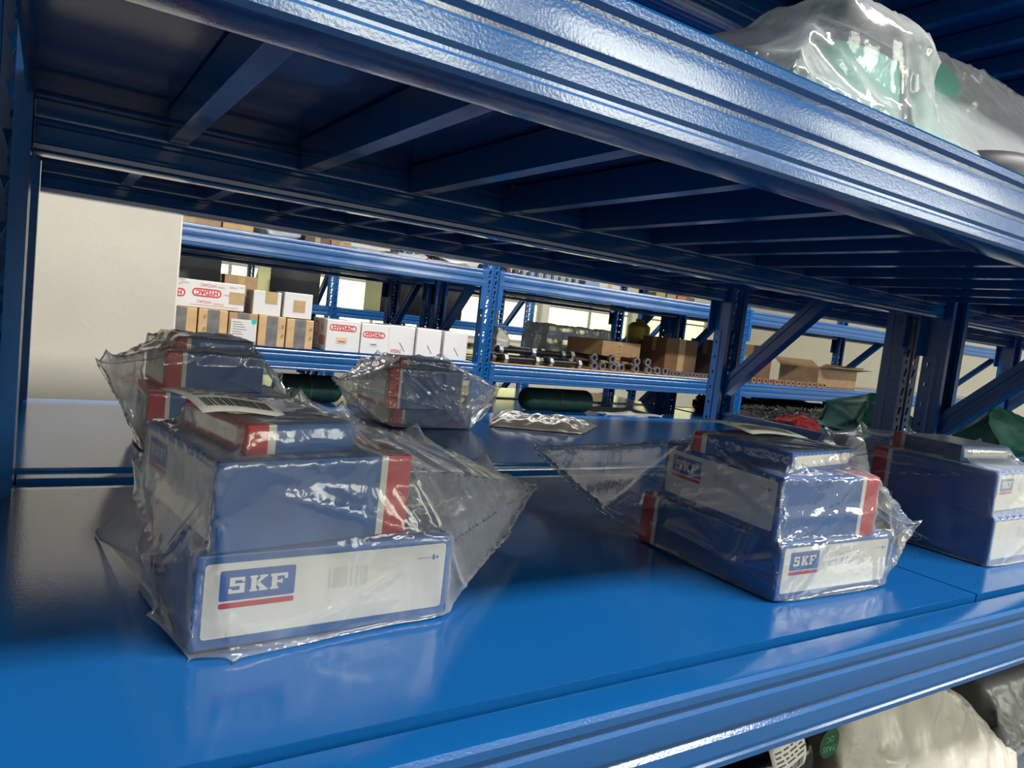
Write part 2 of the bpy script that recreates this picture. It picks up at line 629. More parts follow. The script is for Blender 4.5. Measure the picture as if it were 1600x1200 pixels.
def rack(label, frames, y0, y1, levels, ztop, stiff=False, hs=1.0, group=None, panels=2, name='shelving_unit'):
    """one run of bolted shelving: posts, braces, tie bars, beams (> connector plates), shelf panels (> stiffeners)"""
    t = thing(name, label, 'shelving', (frames[0], y0, 0), 0, group)
    D = y1 - y0
    if ztop not in _pm:
        _pm[ztop] = post_mesh(ztop)
    for fx in frames:
        x = fx - frames[0]
        for yy, rz in ((.008, 0), (D - .008, math.pi)):
            o = link('post', _pm[ztop], t, (x, yy, 0), (0, 0, rz))
            s = o.modifiers.new('sheet', 'SOLIDIFY')
            s.thickness = .0018
        z = .369
        while z < ztop - .2:
            m = MB(); channel(m, (x, .055, z), (x, D - .055, z), .030, .030)
            m.build('tie_bar', POSTM, t)
            za, zb = z + .08, min(z + .08 + (D - .13), ztop - .06)
            if zb - za > .3:
                m = MB(); channel(m, (x, D - .045, za), (x, .055, zb), .036, .046)
                m.build('brace', POSTM, t)
            z += D - .13 + .42 - .28 + .085
    bl = PITCH - PW
    bm_, pm_, c0, c1 = beam_mesh(bl - .006), None, connector_mesh(-1), connector_mesh(1)
    c2, c3 = connector_mesh(-1, False), connector_mesh(1, False)
    pl = (bl + .01) / panels
    pmesh = panel_mesh(pl - .003, D - .074)
    smesh = stiff_mesh(D - .074)
    for a, b in zip(frames[:-1], frames[1:]):
        if abs((b - a) - PITCH) > .01:
            continue
        xc = (a + b) / 2 - frames[0]
        for L in levels:
            for yy, rz in ((0, 0), (D, math.pi)):
                o = link('beam', bm_, t, (xc, yy, L - .005), (0, 0, rz))
                o.scale.z = hs
                link('connector_plate', c2 if stiff and a == frames[0] and not rz else c0, o, (-bl / 2, 0.006, 0))
                link('connector_plate', c3 if stiff and a == frames[0] and rz else c1, o, (bl / 2, 0.006, 0))
            for k in range(panels):
                p = link('shelf_panel', pmesh, t, (xc - bl / 2 - .005 + k * pl, .037, L))
                if stiff:
                    for j in range(6):
                        link('stiffener', smesh, p, (.146 + .152 * j if k == 0 else .085 + .152 * j, 0, -.006))
    return t


FA = [-.060 + PITCH * k for k in range(4)]
FC = [-.03 + PITCH * k for k in range(5)]
rack('dark blue steel shelving in the foreground carrying the bagged bearing cartons', FA, .347, .998, [.65, 1.10, 1.55, 2.0], 2.25, True)
rack('blue steel shelving set back to back behind the foreground shelving', FA, 1.03, 1.685, [.65, 1.10, 1.567, 2.0], 2.25, True)
CL, CU, CB = 1.117, 1.600, .855
rack('bright blue shelving across the aisle with white and brown cartons', FC, 3.245, 3.875, [.35, CB, CL, CU, 2.05], 2.3, hs=1.22)
rack('blue shelving directly behind the row of white and brown cartons', FC[:3], 3.93, 4.56, [.35, .855, 1.117, 1.582, 2.05], 2.3, panels=1)
FE = [.02 + PITCH * k for k in range(4)]
rack('distant blue shelving row seen between the cartons and the bright windows', FE, 5.85, 6.48, [.4, .85, 1.30, 2.0], 2.3, panels=1)
rack('farthest blue shelving row standing just before the bright windows', FE[:3], 8.25, 8.88, [.4, .85, 1.25, 2.0], 2.3, panels=1)

# ------------------------------------------------------------------ bearing cartons


def bearing_carton(label, x, y, z, yaw, w, d, h, face='front', band='back', logo=True, bw=.022, marks=True, stamp=False):
    """thing > carton, label_panel (> logo_badge)"""
    t = thing('bearing_carton', label, 'carton', (x, y, z), R(yaw), 'blue, white and red bearing cartons')
    m = MB()
    us, vs = [0, w], [0, d]
    wl = .006
    if band == 'left':
        us = [0, bw, bw + wl, w]
    elif band == 'right':
        us = [0, w - bw - wl, w - bw, w]
    else:
        vs = [0, d - bw - wl, d - bw, d]

    def cm(i, n, end):
        if n == 1:
            return 0
        return ((1, 2, 0) if end == 'left' else (0, 2, 1))[i]
    for i in range(len(us) - 1):
        for j in range(len(vs) - 1):
            c = cm(i, len(us) - 1, band) if len(us) > 2 else cm(j, len(vs) - 1, band)
            a, b, e, f = us[i], us[i + 1], vs[j], vs[j + 1]
            m.poly([(a, e, h), (b, e, h), (b, f, h), (a, f, h)], c)
            m.poly([(a, e, 0), (a, f, 0), (b, f, 0), (b, e, 0)], c)
            if j == 0:
                m.poly([(a, 0, 0), (b, 0, 0), (b, 0, h), (a, 0, h)], c)
            if j == len(vs) - 2:
                m.poly([(b, d, 0), (a, d, 0), (a, d, h), (b, d, h)], c)
            if i == 0:
                m.poly([(0, f, 0), (0, e, 0), (0, e, h), (0, f, h)], c)
            if i == len(us) - 2:
                m.poly([(w, e, 0), (w, f, 0), (w, f, h), (w, e, h)], c)
    me = m.me('carton', [SBLUE, SRED, SWHITE])
    bm = bmesh.new()
    bm.from_mesh(me)
    bmesh.ops.remove_doubles(bm, verts=bm.verts, dist=1e-5)
    bm.to_mesh(me)
    bm.free()
    bevel(link('carton', me, t), .0012, 2, 60)
    # lid flap: thin card tongue on the top, leaving a visible seam
    m = MB(); m.box((w * .08, d * .06, h), (w * .92, d * .94, h + .0006)) if band == 'none' else None
    if face == 'front':
        O, U, N, W = (0, 0, 0), (1, 0, 0), (0, -1, 0), w
    else:
        O, U, N, W = (0, d, 0), (0, -1, 0), (-1, 0, 0), d
    V = (0, 0, 1)
    e0 = .0004
    mx = .006
    x0, x1 = mx, W - mx
    if (band == 'left' and face == 'left'):
        x0, x1 = .004, W - .016
    y0, y1 = max(.006, h * .12), h - max(.004, h * .09)
    p = Print(O, U, V, N)
    p.plate(rrect(x0, y0, x1, y1, .003), e0, 0)
    if marks:
        W_, H_ = x1 - x0, y1 - y0
        for k in range(26):
            bx = x0 + W_ * (.47 + .0065 * k)
            if random.random() < .62:
                p.area([(bx, y0 + H_ * .50), (bx + W_ * .0035, y0 + H_ * .50), (bx + W_ * .0035, y0 + H_ * .80), (bx, y0 + H_ * .80)], e0 * 1.3, 1)
        p.area([(x0 + W_ * .865, y0 + H_ * .795), (x0 + W_ * .935, y0 + H_ * .795), (x0 + W_ * .935, y0 + H_ * .80), (x0 + W_ * .865, y0 + H_ * .805)], e0 * 1.3, 2)
        p.area(rrect(x0 + W_ * .937, y0 + H_ * .76, x0 + W_ * .947, y0 + H_ * .84, .0004), e0 * 1.3, 2)
        p.area([(x0 + W_ * .95, y0 + H_ * .795), (x0 + W_ * .965, y0 + H_ * .77), (x0 + W_ * .965, y0 + H_ * .83)], e0 * 1.3, 2)
    lp = p.build('label_panel', [SWHITE, INKG, LBLUE], t)
    lp['label'] = 'white printed label panel'
    if logo:
        q = Print(Vector(O) + Vector(N) * e0, U, V, N)
        lw = min((x1 - x0) * .29, (y1 - y0) * .98)
        lh = lw * .52
        logo_badge(q, x0 + (x1 - x0) * .055, y1 - (y1 - y0) * .10 - lh, lw, lh)
        q.build('logo_badge', [SWHITE, LBLUE, SRED], lp)
    if stamp:
        q = Print((0, d, 0), (0, -1, 0), V, (-1, 0, 0))
        cx, cy = d * .40, h * .16
        n = 28
        o = [(cx + .0125 * math.cos(2 * math.pi * k / n), cy + .0062 * math.sin(2 * math.pi * k / n)) for k in range(n)]
        i_ = [(cx + .0112 * math.cos(2 * math.pi * k / n), cy + .0052 * math.sin(2 * math.pi * k / n)) for k in range(n)]
        q.mesh([q.P(a, b, .0003) for a, b in o + i_], [(k, (k + 1) % n, n + (k + 1) % n, n + k) for k in range(n)], 0)
        for k in range(5):
            q.area(rrect(cx - .007 + k * .003, cy - .002, cx - .0048 + k * .003, cy + .002, .0003), .0003, 0)
        q.build('oval_stamp', [INKG], t)
    return t


Z0 = 1.1022
bearing_carton('large flat carton with big front logo, bottom of the nearest bagged stack', .0930, .5043, Z0, 2.2, .1988, .175, .0674, 'front', 'back')
bearing_carton('tall blue carton with red right end on the large flat carton', .1021, .5053, 1.1698, 8.6, .1549, .1686, .0637, 'left', 'right')
bearing_carton('small slim carton with red left corner topping the nearest stack', .1240, .5251, 1.2337, 12.0, .0888, .1185, .0222, 'left', 'left', bw=.016)
bearing_carton('carton with white front label at the bottom of the middle-right bag', .6247, .4407, Z0, -1.0, .1909, .2048, .0592, 'front', 'back')
bearing_carton('carton with logo label on its left side, second in the middle-right bag', .6243, .4495, 1.1616, -4.4, .1510, .1773, .0648, 'left', 'right')
bearing_carton('slim carton lying on top inside the middle-right bag', .6482, .4604, 1.2266, 9.2, .140, .12, .0222, 'front', 'back', logo=False, bw=.012)
bearing_carton('blue carton with a white oval stamp at the bottom of the right-edge bag', 1.0538, .4374, Z0, .2, .150, .165, .0646, 'front', 'back', logo=False, stamp=True)
bearing_carton('blue carton with red back end, middle of the right-edge stack', 1.0550, .4431, 1.1670, 3.0, .150, .1659, .0599, 'front', 'back')
bearing_carton('slim carton with small logo label topping the right-edge stack', 1.0768, .5014, 1.2271, -6.6, .1138, .1060, .0222, 'front', 'back', bw=.014)
bearing_carton('lower carton with red left end in the bag at far left', .1304, 1.1474, Z0, 0, .20, .15, .088, 'left', 'left')
bearing_carton('upper blue carton with red band in the bag at far left', .1540, 1.1750, 1.1904, 4.5, .1432, .15, .058, 'left', 'left')
bearing_carton('low blue carton at the bottom of the bag near the perforated post', .6177, 1.3945, Z0, .6, .1908, .15, .0431, 'left', 'left')
bearing_carton('upper blue carton in the bag near the perforated post', .5890, 1.3600, 1.1455, 3.5, .1717, .15, .084, 'left', 'left')
bearing_carton('thin carton topping the back left bag under crinkled film', .1700, 1.2000, 1.2486, 7, .115, .11, .020, 'left', 'left', logo=False, bw=.014)
bearing_carton('thin carton topping the bag near the perforated post', .6200, 1.385, 1.2297, 0, .115, .10, .018, 'left', 'left', logo=False, bw=.014)

# ------------------------------------------------------------------ film bags: hull of the contents and the bag's corners, relaxed as cloth


def obb(x, y, z, yaw, w, d, h):
    a = R(yaw)
    return (np.array([x, y, z]), np.array([[math.cos(a), math.sin(a), 0], [-math.sin(a), math.cos(a), 0], [0, 0, 1.0]]), np.array([w, d, h]))


def hull_mesh(points, edge):
    bm = bmesh.new()
    for p in points:
        bm.verts.new(p)
    r = bmesh.ops.convex_hull(bm, input=bm.verts)
    junk = list({e for e in r['geom_interior'] + r['geom_unused'] if isinstance(e, bmesh.types.BMVert)})
    if junk:
        bmesh.ops.delete(bm, geom=junk, context='VERTS')
    bmesh.ops.recalc_face_normals(bm, faces=bm.faces)
    for _ in range(9):
        es = [e for e in bm.edges if e.calc_length() > edge * 1.35]
        if not es:
            break
        bmesh.ops.subdivide_edges(bm, edges=es, cuts=1)
        bmesh.ops.triangulate(bm, faces=[f for f in bm.faces if len(f.verts) > 3], quad_method='SHORT_EDGE', ngon_method='BEAUTY')
    bmesh.ops.beautify_fill(bm, faces=bm.faces, edges=bm.edges, use_restrict_tag=False)
    bm.verts.index_update()
    X = np.array([v.co[:] for v in bm.verts])
    F = np.array([[v.index for v in f.verts] for f in bm.faces])
    bm.free()
    return X, F


def vnormals(X, F):
    n = np.cross(X[F[:, 1]] - X[F[:, 0]], X[F[:, 2]] - X[F[:, 0]])
    N = np.zeros_like(X)
    for k in range(3):
        for c in range(3):
            N[:, c] += np.bincount(F[:, k], n[:, c], len(X))
    return N / (np.linalg.norm(N, axis=1, keepdims=True) + 1e-12)


def smooth_noise(X, seed, freq, octaves=2):
    rs = np.random.RandomState(seed)
    s = np.zeros(len(X))
    amp = 1.0
    for o in range(octaves):
        for _ in range(5):
            k = rs.normal(size=3)
            k = k / np.linalg.norm(k) * freq * (2 ** o)
            s += amp * np.sin(X @ k + rs.uniform(0, 6.28))
        amp *= .5
    return s / 4


def film(X, F, pins, boxes, floor, seed, slack=.03, steps=16, grav=.00012, suck=.00012, iters=6, margin=.0012, amp=.003, freq=45, smooth=.03):
    E = np.vstack([F[:, [0, 1]], F[:, [1, 2]], F[:, [2, 0]]])
    E = np.unique(np.sort(E, axis=1), axis=0)
    i, j = E[:, 0], E[:, 1]
    n = len(X)
    rest = np.linalg.norm(X[i] - X[j], axis=1) * (1 + slack)
    deg = np.bincount(i, minlength=n) + np.bincount(j, minlength=n)
    w = np.ones(n)
    for p in pins:
        w[np.argmin(((X - np.array(p)) ** 2).sum(1))] = 0
    P0 = X.copy()
    N = vnormals(X, F)
    X = X + N * (smooth_noise(X, seed, freq) * amp * np.clip((X[:, 2] - floor) / .03, 0, 1))[:, None] * w[:, None]
    prev = X.copy()
    degc = deg[:, None]
    for s in range(steps):
        v = (X - prev) * .85
        prev = X.copy()
        N = vnormals(X, F)
        X = X + (v - N * suck) * w[:, None]
        X[:, 2] -= grav * w
        for _ in range(iters):
            d = X[j] - X[i]
            L = np.linalg.norm(d, axis=1) + 1e-12
            st = (L - rest) / L
            st = np.where(st > 0, st, st * .8)
            c = d * (st * .5)[:, None]
            D = np.empty_like(X)
            for a in range(3):
                D[:, a] = np.bincount(i, c[:, a], n) - np.bincount(j, c[:, a], n)
            X = X + D / degc * 2.4 * w[:, None]
        if smooth:
            D = np.empty_like(X)
            for a in range(3):
                D[:, a] = np.bincount(i, X[j, a], n) + np.bincount(j, X[i, a], n)
            X = X + (D / degc - X) * smooth * w[:, None]
        for o, A, S in boxes:
            q = (X - o) @ A.T
            ins = np.all((q > -margin) & (q < S + margin), axis=1)
            if ins.any():
                qi = q[ins]
                pen = np.concatenate([qi + margin, S + margin - qi], axis=1)
                pen[:, 2] += .02     # never out through the bottom
                k = pen.argmin(1)
                for t in range(3):
                    lo, hi = k == t, k == t + 3
                    qi[lo, t] = -margin
                    qi[hi, t] = S[t] + margin
                X[ins] = qi @ A + o
        X[:, 2] = np.maximum(X[:, 2], floor)
    low = np.clip((floor + .016 - X[:, 2]) / .010, 0, 1)
    for p in pins:
        low[np.argmin(((P0 - np.array(p)) ** 2).sum(1))] = 0
    for _ in range(10):
        D = np.empty_like(X)
        for a in range(3):
            D[:, a] = np.bincount(i, X[j, a], n) + np.bincount(j, X[i, a], n)
        X = X + (D / degc - X) * (.5 * low)[:, None]
    X[:, 2] = np.maximum(X[:, 2], floor)
    return X


def crease(X, F, seed, count, sigma=.0055, amp=.0020, floor=None, boxes=()):
    rs = np.random.RandomState(seed)
    N = vnormals(X, F)
    c, ext = X.mean(0), X.max(0) - X.min(0)
    disp = np.zeros(len(X))
    for k in range(count):
        n = rs.normal(size=3)
        n /= np.linalg.norm(n)
        o = c + (rs.rand(3) - .5) * ext * .8
        d = (X - o) @ n + smooth_noise(X, seed + k, 18, 1) * .010
        msk = np.clip(smooth_noise(X, seed * 7 + k, 16, 1) * 2.2 - .25, 0, 1)
        disp += amp * rs.uniform(.5, 1.4) * np.exp(-(d / sigma) ** 2) * msk
    if floor is not None:
        disp *= np.clip((X[:, 2] - floor) / .02, 0, 1)
    X = X + N * disp[:, None]
    if floor is not None:
        X[:, 2] = np.maximum(X[:, 2], floor)
    return X


def bag_object(name, X, F, m, parent=None):
    me = bpy.data.meshes.new(name)
    me.from_pydata(X.tolist(), [], F.tolist())
    me.materials.append(m)
    me.polygons.foreach_set('use_smooth', [True] * len(F))
    me.update()
    return link(name, me, parent)


def corners(o):
    c, A, S = o
    return [tuple(c + (np.array([a, b, e]) * S) @ A + np.array([0, 0, 0])) for a in (0, 1) for b in (0, 1) for e in (0, 1)]


def make_bag(label, m, boxes, pins, floor, seed, extra=(), edge=.0060, folds=26, **kw):
    pts = []
    for b in boxes:
        c, A, S = b
        g = (c - np.array([.003, .003, 0]) @ A, A, S + np.array([.006, .006, .003]))
        pts += corners(g)
    pts += list(pins) + list(extra)
    pts = [(p[0], p[1], max(p[2], floor)) for p in pts]
    X, F = hull_mesh(pts, edge)
    X = film(X, F, pins, boxes, floor, seed, **kw)
    X = crease(X, F, seed, folds, floor=floor)
    t = thing('plastic_bag', label, 'bag', (float(X[:, 0].mean()), float(X[:, 1].mean()), floor), 0, 'clear bags over bearing cartons')
    o = bag_object('bag_film', X - np.array([X[:, 0].mean(), X[:, 1].mean(), floor]), F, m, t)
    return t, X, F


BF = 1.1006
B1 = [obb(.0930, .5043, Z0, 2.2, .1988, .175, .0674), obb(.1021, .5053, 1.1698, 8.6, .1549, .1686, .0637), obb(.1240, .5251, 1.2337, 12.0, .0888, .1185, .0222)]
bag1, _, _ = make_bag('milky clear bag over the nearest carton stack, front left', FILM1, B1,
                [(.065, .560, 1.155), (.070, .540, 1.118), (.089, .492, BF), (.117, .484, BF), (.423, .620, 1.131), (.548, .750, 1.153), (.214, .710, 1.263), (.116, .710, 1.244), (.067, .680, 1.200), (.259, .710, 1.246), (.442, .720, 1.193), (.343, .710, 1.229)],
                BF, 3, extra=[(.321, .52, 1.126), (.159, .710, 1.262), (.084, .690, 1.223), (.063, .66, 1.179), (.069, .64, 1.158), (.069, .64, BF), (.35, .70, BF), (.10, .72, BF)], slack=.010, amp=.0022, freq=22)
B2 = [obb(.1304, 1.1474, Z0, 0, .20, .15, .088), obb(.1540, 1.1750, 1.1904, 4.5, .1432, .15, .058), obb(.17, 1.2, 1.2486, 7, .115, .11, .02)]
make_bag('crinkled clear bag over the carton stack at the back left', FILM2, B2,
         [(.062, 1.180, 1.232), (.076, 1.200, 1.243), (.143, 1.320, 1.263), (.296, 1.340, 1.262), (.359, 1.300, 1.213), (.354, 1.220, 1.198), (.092, 1.160, 1.201), (.106, 1.160, 1.162)],
         BF, 8, folds=60, extra=[(.212, 1.340, 1.265), (.328, 1.33, 1.247), (.127, 1.22, BF), (.34, 1.32, BF)], slack=.03, amp=.0035, freq=45)
B3 = [obb(.6177, 1.3945, Z0, .6, .1908, .15, .0431), obb(.5890, 1.3600, 1.1455, 3.5, .1717, .15, .084), obb(.62, 1.385, 1.2297, 0, .115, .10, .018)]
make_bag('crinkled clear bag on the back shelf near the perforated blue post', FILM2, B3,
         [(.458, 1.330, 1.211), (.618, 1.510, 1.253), (.780, 1.520, 1.260), (.914, 1.450, 1.203), (.882, 1.420, 1.166), (.505, 1.370, 1.155)],
         BF, 5, folds=60, extra=[(.862, 1.52, 1.227), (.585, 1.36, 1.122), (.80, 1.55, BF), (.60, 1.54, BF)], slack=.03, amp=.0035, freq=45)
B4 = [obb(.6247, .4407, Z0, -1.0, .1909, .2048, .0592), obb(.6243, .4495, 1.1616, -4.4, .1510, .1773, .0648), obb(.6482, .4604, 1.2266, 9.2, .14, .12, .0222)]
bag4, X4, F4 = make_bag('clear glossy bag over the carton stack right of centre', FILM4, B4,
                [(.670, .950, 1.162), (.664, .940, 1.155), (.889, .660, 1.244), (.880, .560, 1.215), (.795, .700, 1.219), (.905, .452, 1.168), (.915, .470, 1.150)],
                BF, 11, folds=44, extra=[(.653, .820, 1.182), (.689, .780, 1.197), (.872, .452, 1.128), (.618, .72, 1.123), (.659, .85, 1.134), (.80, .68, BF)], slack=.018, amp=.0025, freq=35)
B5 = [obb(1.0538, .4374, Z0, .2, .150, .165, .0646), obb(1.0550, .4431, 1.1670, 3.0, .150, .1659, .0599), obb(1.0768, .5014, 1.2271, -6.6, .1138, .1060, .0222)]
make_bag('milky clear bag over the carton stack at the right edge', FILM1, B5,
         [(1.117, .740, 1.236), (1.185, .720, 1.249), (1.227, .660, 1.252), (1.255, .560, 1.250), (1.29, .48, 1.13)],
         BF, 21, extra=[(1.00, .72, 1.18), (1.05, .70, BF), (1.24, .70, BF), (1.26, .44, BF)], slack=.015, amp=.0025, freq=25)


def curved_sheet(name, pts_grid, m, parent=None, thick=0):
    nu, nv = len(pts_grid), len(pts_grid[0])
    vs = [p for row in pts_grid for p in row]
    fs = [(i * nv + j, i * nv + j + 1, (i + 1) * nv + j + 1, (i + 1) * nv + j) for i in range(nu - 1) for j in range(nv - 1)]
    me = bpy.data.meshes.new(name)
    me.from_pydata([tuple(v) for v in vs], [], fs)
    me.materials.append(m)
    me.polygons.foreach_set('use_smooth', [True] * len(fs))
    me.update()
    o = link(name, me, parent)
    if thick:
        s = o.modifiers.new('thickness', 'SOLIDIFY')
        s.thickness = thick
    return o


# loose corner flap of the nearest bag, trailing on the panel to the left
fl = []
A_, B_, C_ = Vector((.051, .784, 1.1012)), Vector((.073, .66, 1.172)), Vector((.075, .57, 1.115))
loc1 = bag1.location
for u in np.linspace(0, 1, 9):
    row = []
    for v in np.linspace(0, 1, 9):
        p = A_.lerp(B_.lerp(C_, v), u)
        p = p + Vector((.006 * math.sin(9 * v) * u, 0, .004 * math.sin(7 * v + 2 * u)))
        p.z = max(p.z, 1.1010)
        row.append(p - loc1)
    fl.append(row)
curved_sheet('bag_flap', fl, FILM1, bag1)


# printed slips inside the bags
def slip(label, O, U, V, w, h, seed, group=None):
    O, U, V = Vector(O), Vector(U).normalized(), Vector(V)
    N = U.cross(V).normalized()
    V = N.cross(U).normalized()
    t = thing('paper_slip', label, 'paper slip', O, 0)
    rows = []
    for a in np.linspace(0, 1, 9):
        rows.append([U * (a * w) + V * (b * h) + N * (.004 * math.sin(a * 3.1 + 1) + .003 * math.sin(b * 4)) for b in np.linspace(0, 1, 7)])
    curved_sheet('paper', rows, PAPER, t, .0003)
    p = Print((0, 0, 0), U, V, N)
    rs = random.Random(seed)

    def hh(x, y):
        return .004 * math.sin(x / w * 3.1 + 1) + .003 * math.sin(y / h * 4) + .0007
    x = w * .1
    while x < w * .9:
        bw = rs.choice((.0008, .0014, .0022))
        p.poly([p.P(x, h * .12, hh(x, h * .12)), p.P(x + bw, h * .12, hh(x + bw, h * .12)), p.P(x + bw, h * .34, hh(x + bw, h * .34)), p.P(x, h * .34, hh(x, h * .34))], 0)
        x += bw + rs.choice((.0009, .0016))
    for k in range(4):
        y = h * (.46 + .11 * k)
        x = w * .1
        while x < w * .85:
            bw = rs.uniform(.004, .014)
            p.poly([p.P(x, y, hh(x, y)), p.P(x + bw, y, hh(x + bw, y)), p.P(x + bw, y + h * .04, hh(x + bw, y + h * .04)), p.P(x, y + h * .04, hh(x, y + h * .04))], 0)
            x += bw + .004
    p.build('print', [INK], t)
    return t


slip('white barcode slip on top of the nearest bagged stack', (.094, .530, 1.2600), (1, .42, 0), (-.42, 1, .22), .072, .056, 1)
slip('white printed slip under the film on top of the middle-right bag', (.668, .530, 1.2520), (1, .12, 0), (-.1, 1, .05), .125, .085, 4)

# flat crinkled packet lying on the back shelf
rs = np.random.RandomState(4)
quad = [Vector((.885, 1.44, 0)), Vector((1.09, 1.35, 0)), Vector((1.235, 1.47, 0)), Vector((.99, 1.62, 0))]
rows = []
rows2 = []
for u in np.linspace(0, 1, 34):
    row, row2 = [], []
    for v in np.linspace(0, 1, 26):
        p = quad[0].lerp(quad[1], u).lerp(quad[3].lerp(quad[2], u), v)
        e = min(u, 1 - u, v, 1 - v)
        b = min(1, e * 6) ** .6
        X = np.array([[p.x, p.y, 0]])
        r = abs(smooth_noise(X, 9, 70, 3)[0]) * .016
        row.append(Vector((p.x, p.y, 1.1012 + .014 * b + r * b)))
        row2.append(Vector((p.x, p.y, 1.1008)))
    rows.append(row)
pk = thing('foil_packet', 'flat crinkled silvery packet lying on the back shelf panel', 'packet', (1.05, 1.48, 1.1))
o = curved_sheet('packet_film', [[p - pk.location for p in r] for r in rows], SILVERBAG, pk, .0006)

# ------------------------------------------------------------------ top shelf: bag with pale green rubber sheets
ZT = 1.551


def ribbon(name, path, z0, h, m, parent, thick=.004, lean=0.0):
    n = len(path)
    rows = []
    for k, (x, y) in enumerate(path):
        rows.append([Vector((x, y + lean * s * h, z0 + h * s)) for s in np.linspace(0, 1, 5)])
    return curved_sheet(name, rows, m, parent, thick)


gt = thing('rubber_sheet', 'pale green rubber sheet coiled up inside the bag on the upper shelf', 'rubber sheet', (.735, .515, ZT))
path = []
for a in np.linspace(-200, 62, 34):
    path.append((.005 + .085 * math.cos(R(a)) + .0 * a, .015 + .05 * math.sin(R(a))))
o = ribbon('coiled_sheet', path, 0.0, .128, GREENPAD, gt, .005, .12)
g2 = thing('rubber_sheet', 'flat green rubber sheet standing right of the coiled one on the upper shelf', 'rubber sheet', (.925, .515, ZT))
ribbon('standing_sheet', [(-.09, -.02), (-.05, -.024), (0, -.02), (.05, -.005), (.085, .02)], 0.0, .165, GREENPAD, g2, .006, .15)
X, F = hull_mesh([(.52, .445, ZT), (.559, .455, 1.613), (.63, .495, 1.690), (.70, .56, 1.735), (.816, .56, 1.752), (.99, .60, 1.795), (1.20, .62, 1.82), (1.36, .60, 1.80), (1.42, .46, ZT), (1.4, .72, ZT), (.60, .68, ZT), (.60, .66, 1.70), (1.2, .43, 1.58), (.8, .44, 1.60)], .0095)
X = film(X, F, [(.63, .495, 1.690), (.816, .56, 1.752), (.99, .60, 1.795), (1.20, .62, 1.82), (.559, .455, 1.613), (1.36, .60, 1.80)], [obb(.64, .47, ZT, 0, .17, .12, .16), obb(.83, .51, ZT, 8, .15, .06, .165)], ZT, 31, slack=.006, amp=.003, freq=14, steps=9)
X = crease(X, F, 77, 40, sigma=.006, amp=.0042, floor=ZT)
tb = thing('plastic_bag', 'large milky bag holding green rubber sheets on the upper shelf', 'bag', (.95, .55, ZT))
bag_object('bag_film', X - np.array([.95, .55, ZT]), F, FILMT, tb)
# dark rubber ring beside it
t = thing('rubber_ring', 'dark grey round rubber part half seen on the upper shelf at right', 'rubber part', (.93, .405, ZT))
m = MB()
prof = [(.045 + .018 * math.cos(a), .027 + .0265 * math.sin(a)) for a in np.linspace(0, 2 * math.pi, 11)[:-1]]
n1, n2 = 28, len(prof)
m.mesh([(r * math.cos(2 * math.pi * i / n1), r * math.sin(2 * math.pi * i / n1) + .06, z) for i in range(n1) for r, z in prof],
       [(i * n2 + j, i * n2 + (j + 1) % n2, ((i + 1) % n1) * n2 + (j + 1) % n2, ((i + 1) % n1) * n2 + j) for i in range(n1) for j in range(n2)])
m.build('ring', RUBBER, t, smooth=60)

# ------------------------------------------------------------------ lower shelf: wrapped parcels under the front beam


def lump(name, label, cat, pts, m, seed, floor, edge=.012, amp=.01, freq=35, slack=.06, boxes=(), group=None, part='wrap', steps=18, grav=.0003, suck=.0001):
    X, F = hull_mesh(pts, edge)
    X = film(X, F, [], list(boxes), floor, seed, slack=slack, amp=amp, freq=freq, steps=steps, grav=grav, suck=suck, smooth=.02)
    c = np.array([X[:, 0].mean(), X[:, 1].mean(), floor])
    t = thing(name, label, cat, tuple(c), 0, group)
    bag_object(part, X - c, F, m, t)
    return t, X


def block(x0, x1, y0, y1, z0, z1, k=.8):
    """rounded-ish hull points of a soft parcel"""
    cx, cy = (x0 + x1) / 2, (y0 + y1) / 2
    pts = [(x, y, z0) for x in (x0, x1) for y in (y0, y1)] + [(x, y, z0 + (z1 - z0) * .7) for x in (x0, x1) for y in (y0, y1)]
    pts += [(cx + (x - cx) * k, cy + (y - cy) * k, z1) for x in (x0, x1) for y in (y0, y1)]
    return pts


LZ = .6515
b = [obb(.52, .42, LZ, 0, .19, .3, .29)]
tk, _ = lump('wrapped_parcel', 'black glossy wrapped parcel on the lower shelf under the front beam', 'parcel', block(.50, .712, .40, .75, LZ, LZ + .33), BLACKWRAP, 41, LZ, boxes=b, amp=.012)
tw, _ = lump('wrapped_parcel', 'crumpled white plastic parcel on the lower shelf, right of the black one', 'parcel',
             [(.745, .40, LZ), (1.25, .395, LZ), (.745, .70, LZ), (1.23, .70, LZ), (.735, .41, .90), (.755, .42, .985), (.95, .44, .985), (1.10, .47, .905), (1.27, .45, .80), (.78, .7, .985), (1.0, .7, .97), (1.2, .62, .82)], WHITEBAG, 42, LZ, edge=.009, amp=.012, freq=40, boxes=[], slack=.07, grav=.0002, suck=0)
tg, _ = lump('wrapped_parcel', 'grey wrapped parcel with paper label on the lower shelf at far right', 'parcel', block(1.29, 1.85, .47, .92, LZ, .85, .8), GREYWRAP, 43, LZ, boxes=[obb(1.33, .52, LZ, 0, .46, .34, .19)], amp=.012)
slip('white shipping label lying on the grey wrapped parcel', (1.36, .565, .856), (1, .1, -.02), (-.1, 1, .03), .17, .13, 9)
t = thing('sticker', 'round dark green sticker at the edge of the shipping label', 'sticker', (1.47, .555, .860))
m = MB(); m.cyl((0, 0, 0), (0.002, -.003, .001), .02, 18); m.build('disc', QGREEN, t)
slip('cream barcode label on the black wrapped parcel', (.594, .396, .944), (1, 0, .10), (0, .12, 1), .058, .036, 10)
t = thing('sticker', 'round green check sticker on the black wrapped parcel', 'sticker', (.680, .394, .968))
p = Print((0, 0, 0), (1, 0, 0), (0, 0, 1), (0, -1, 0))
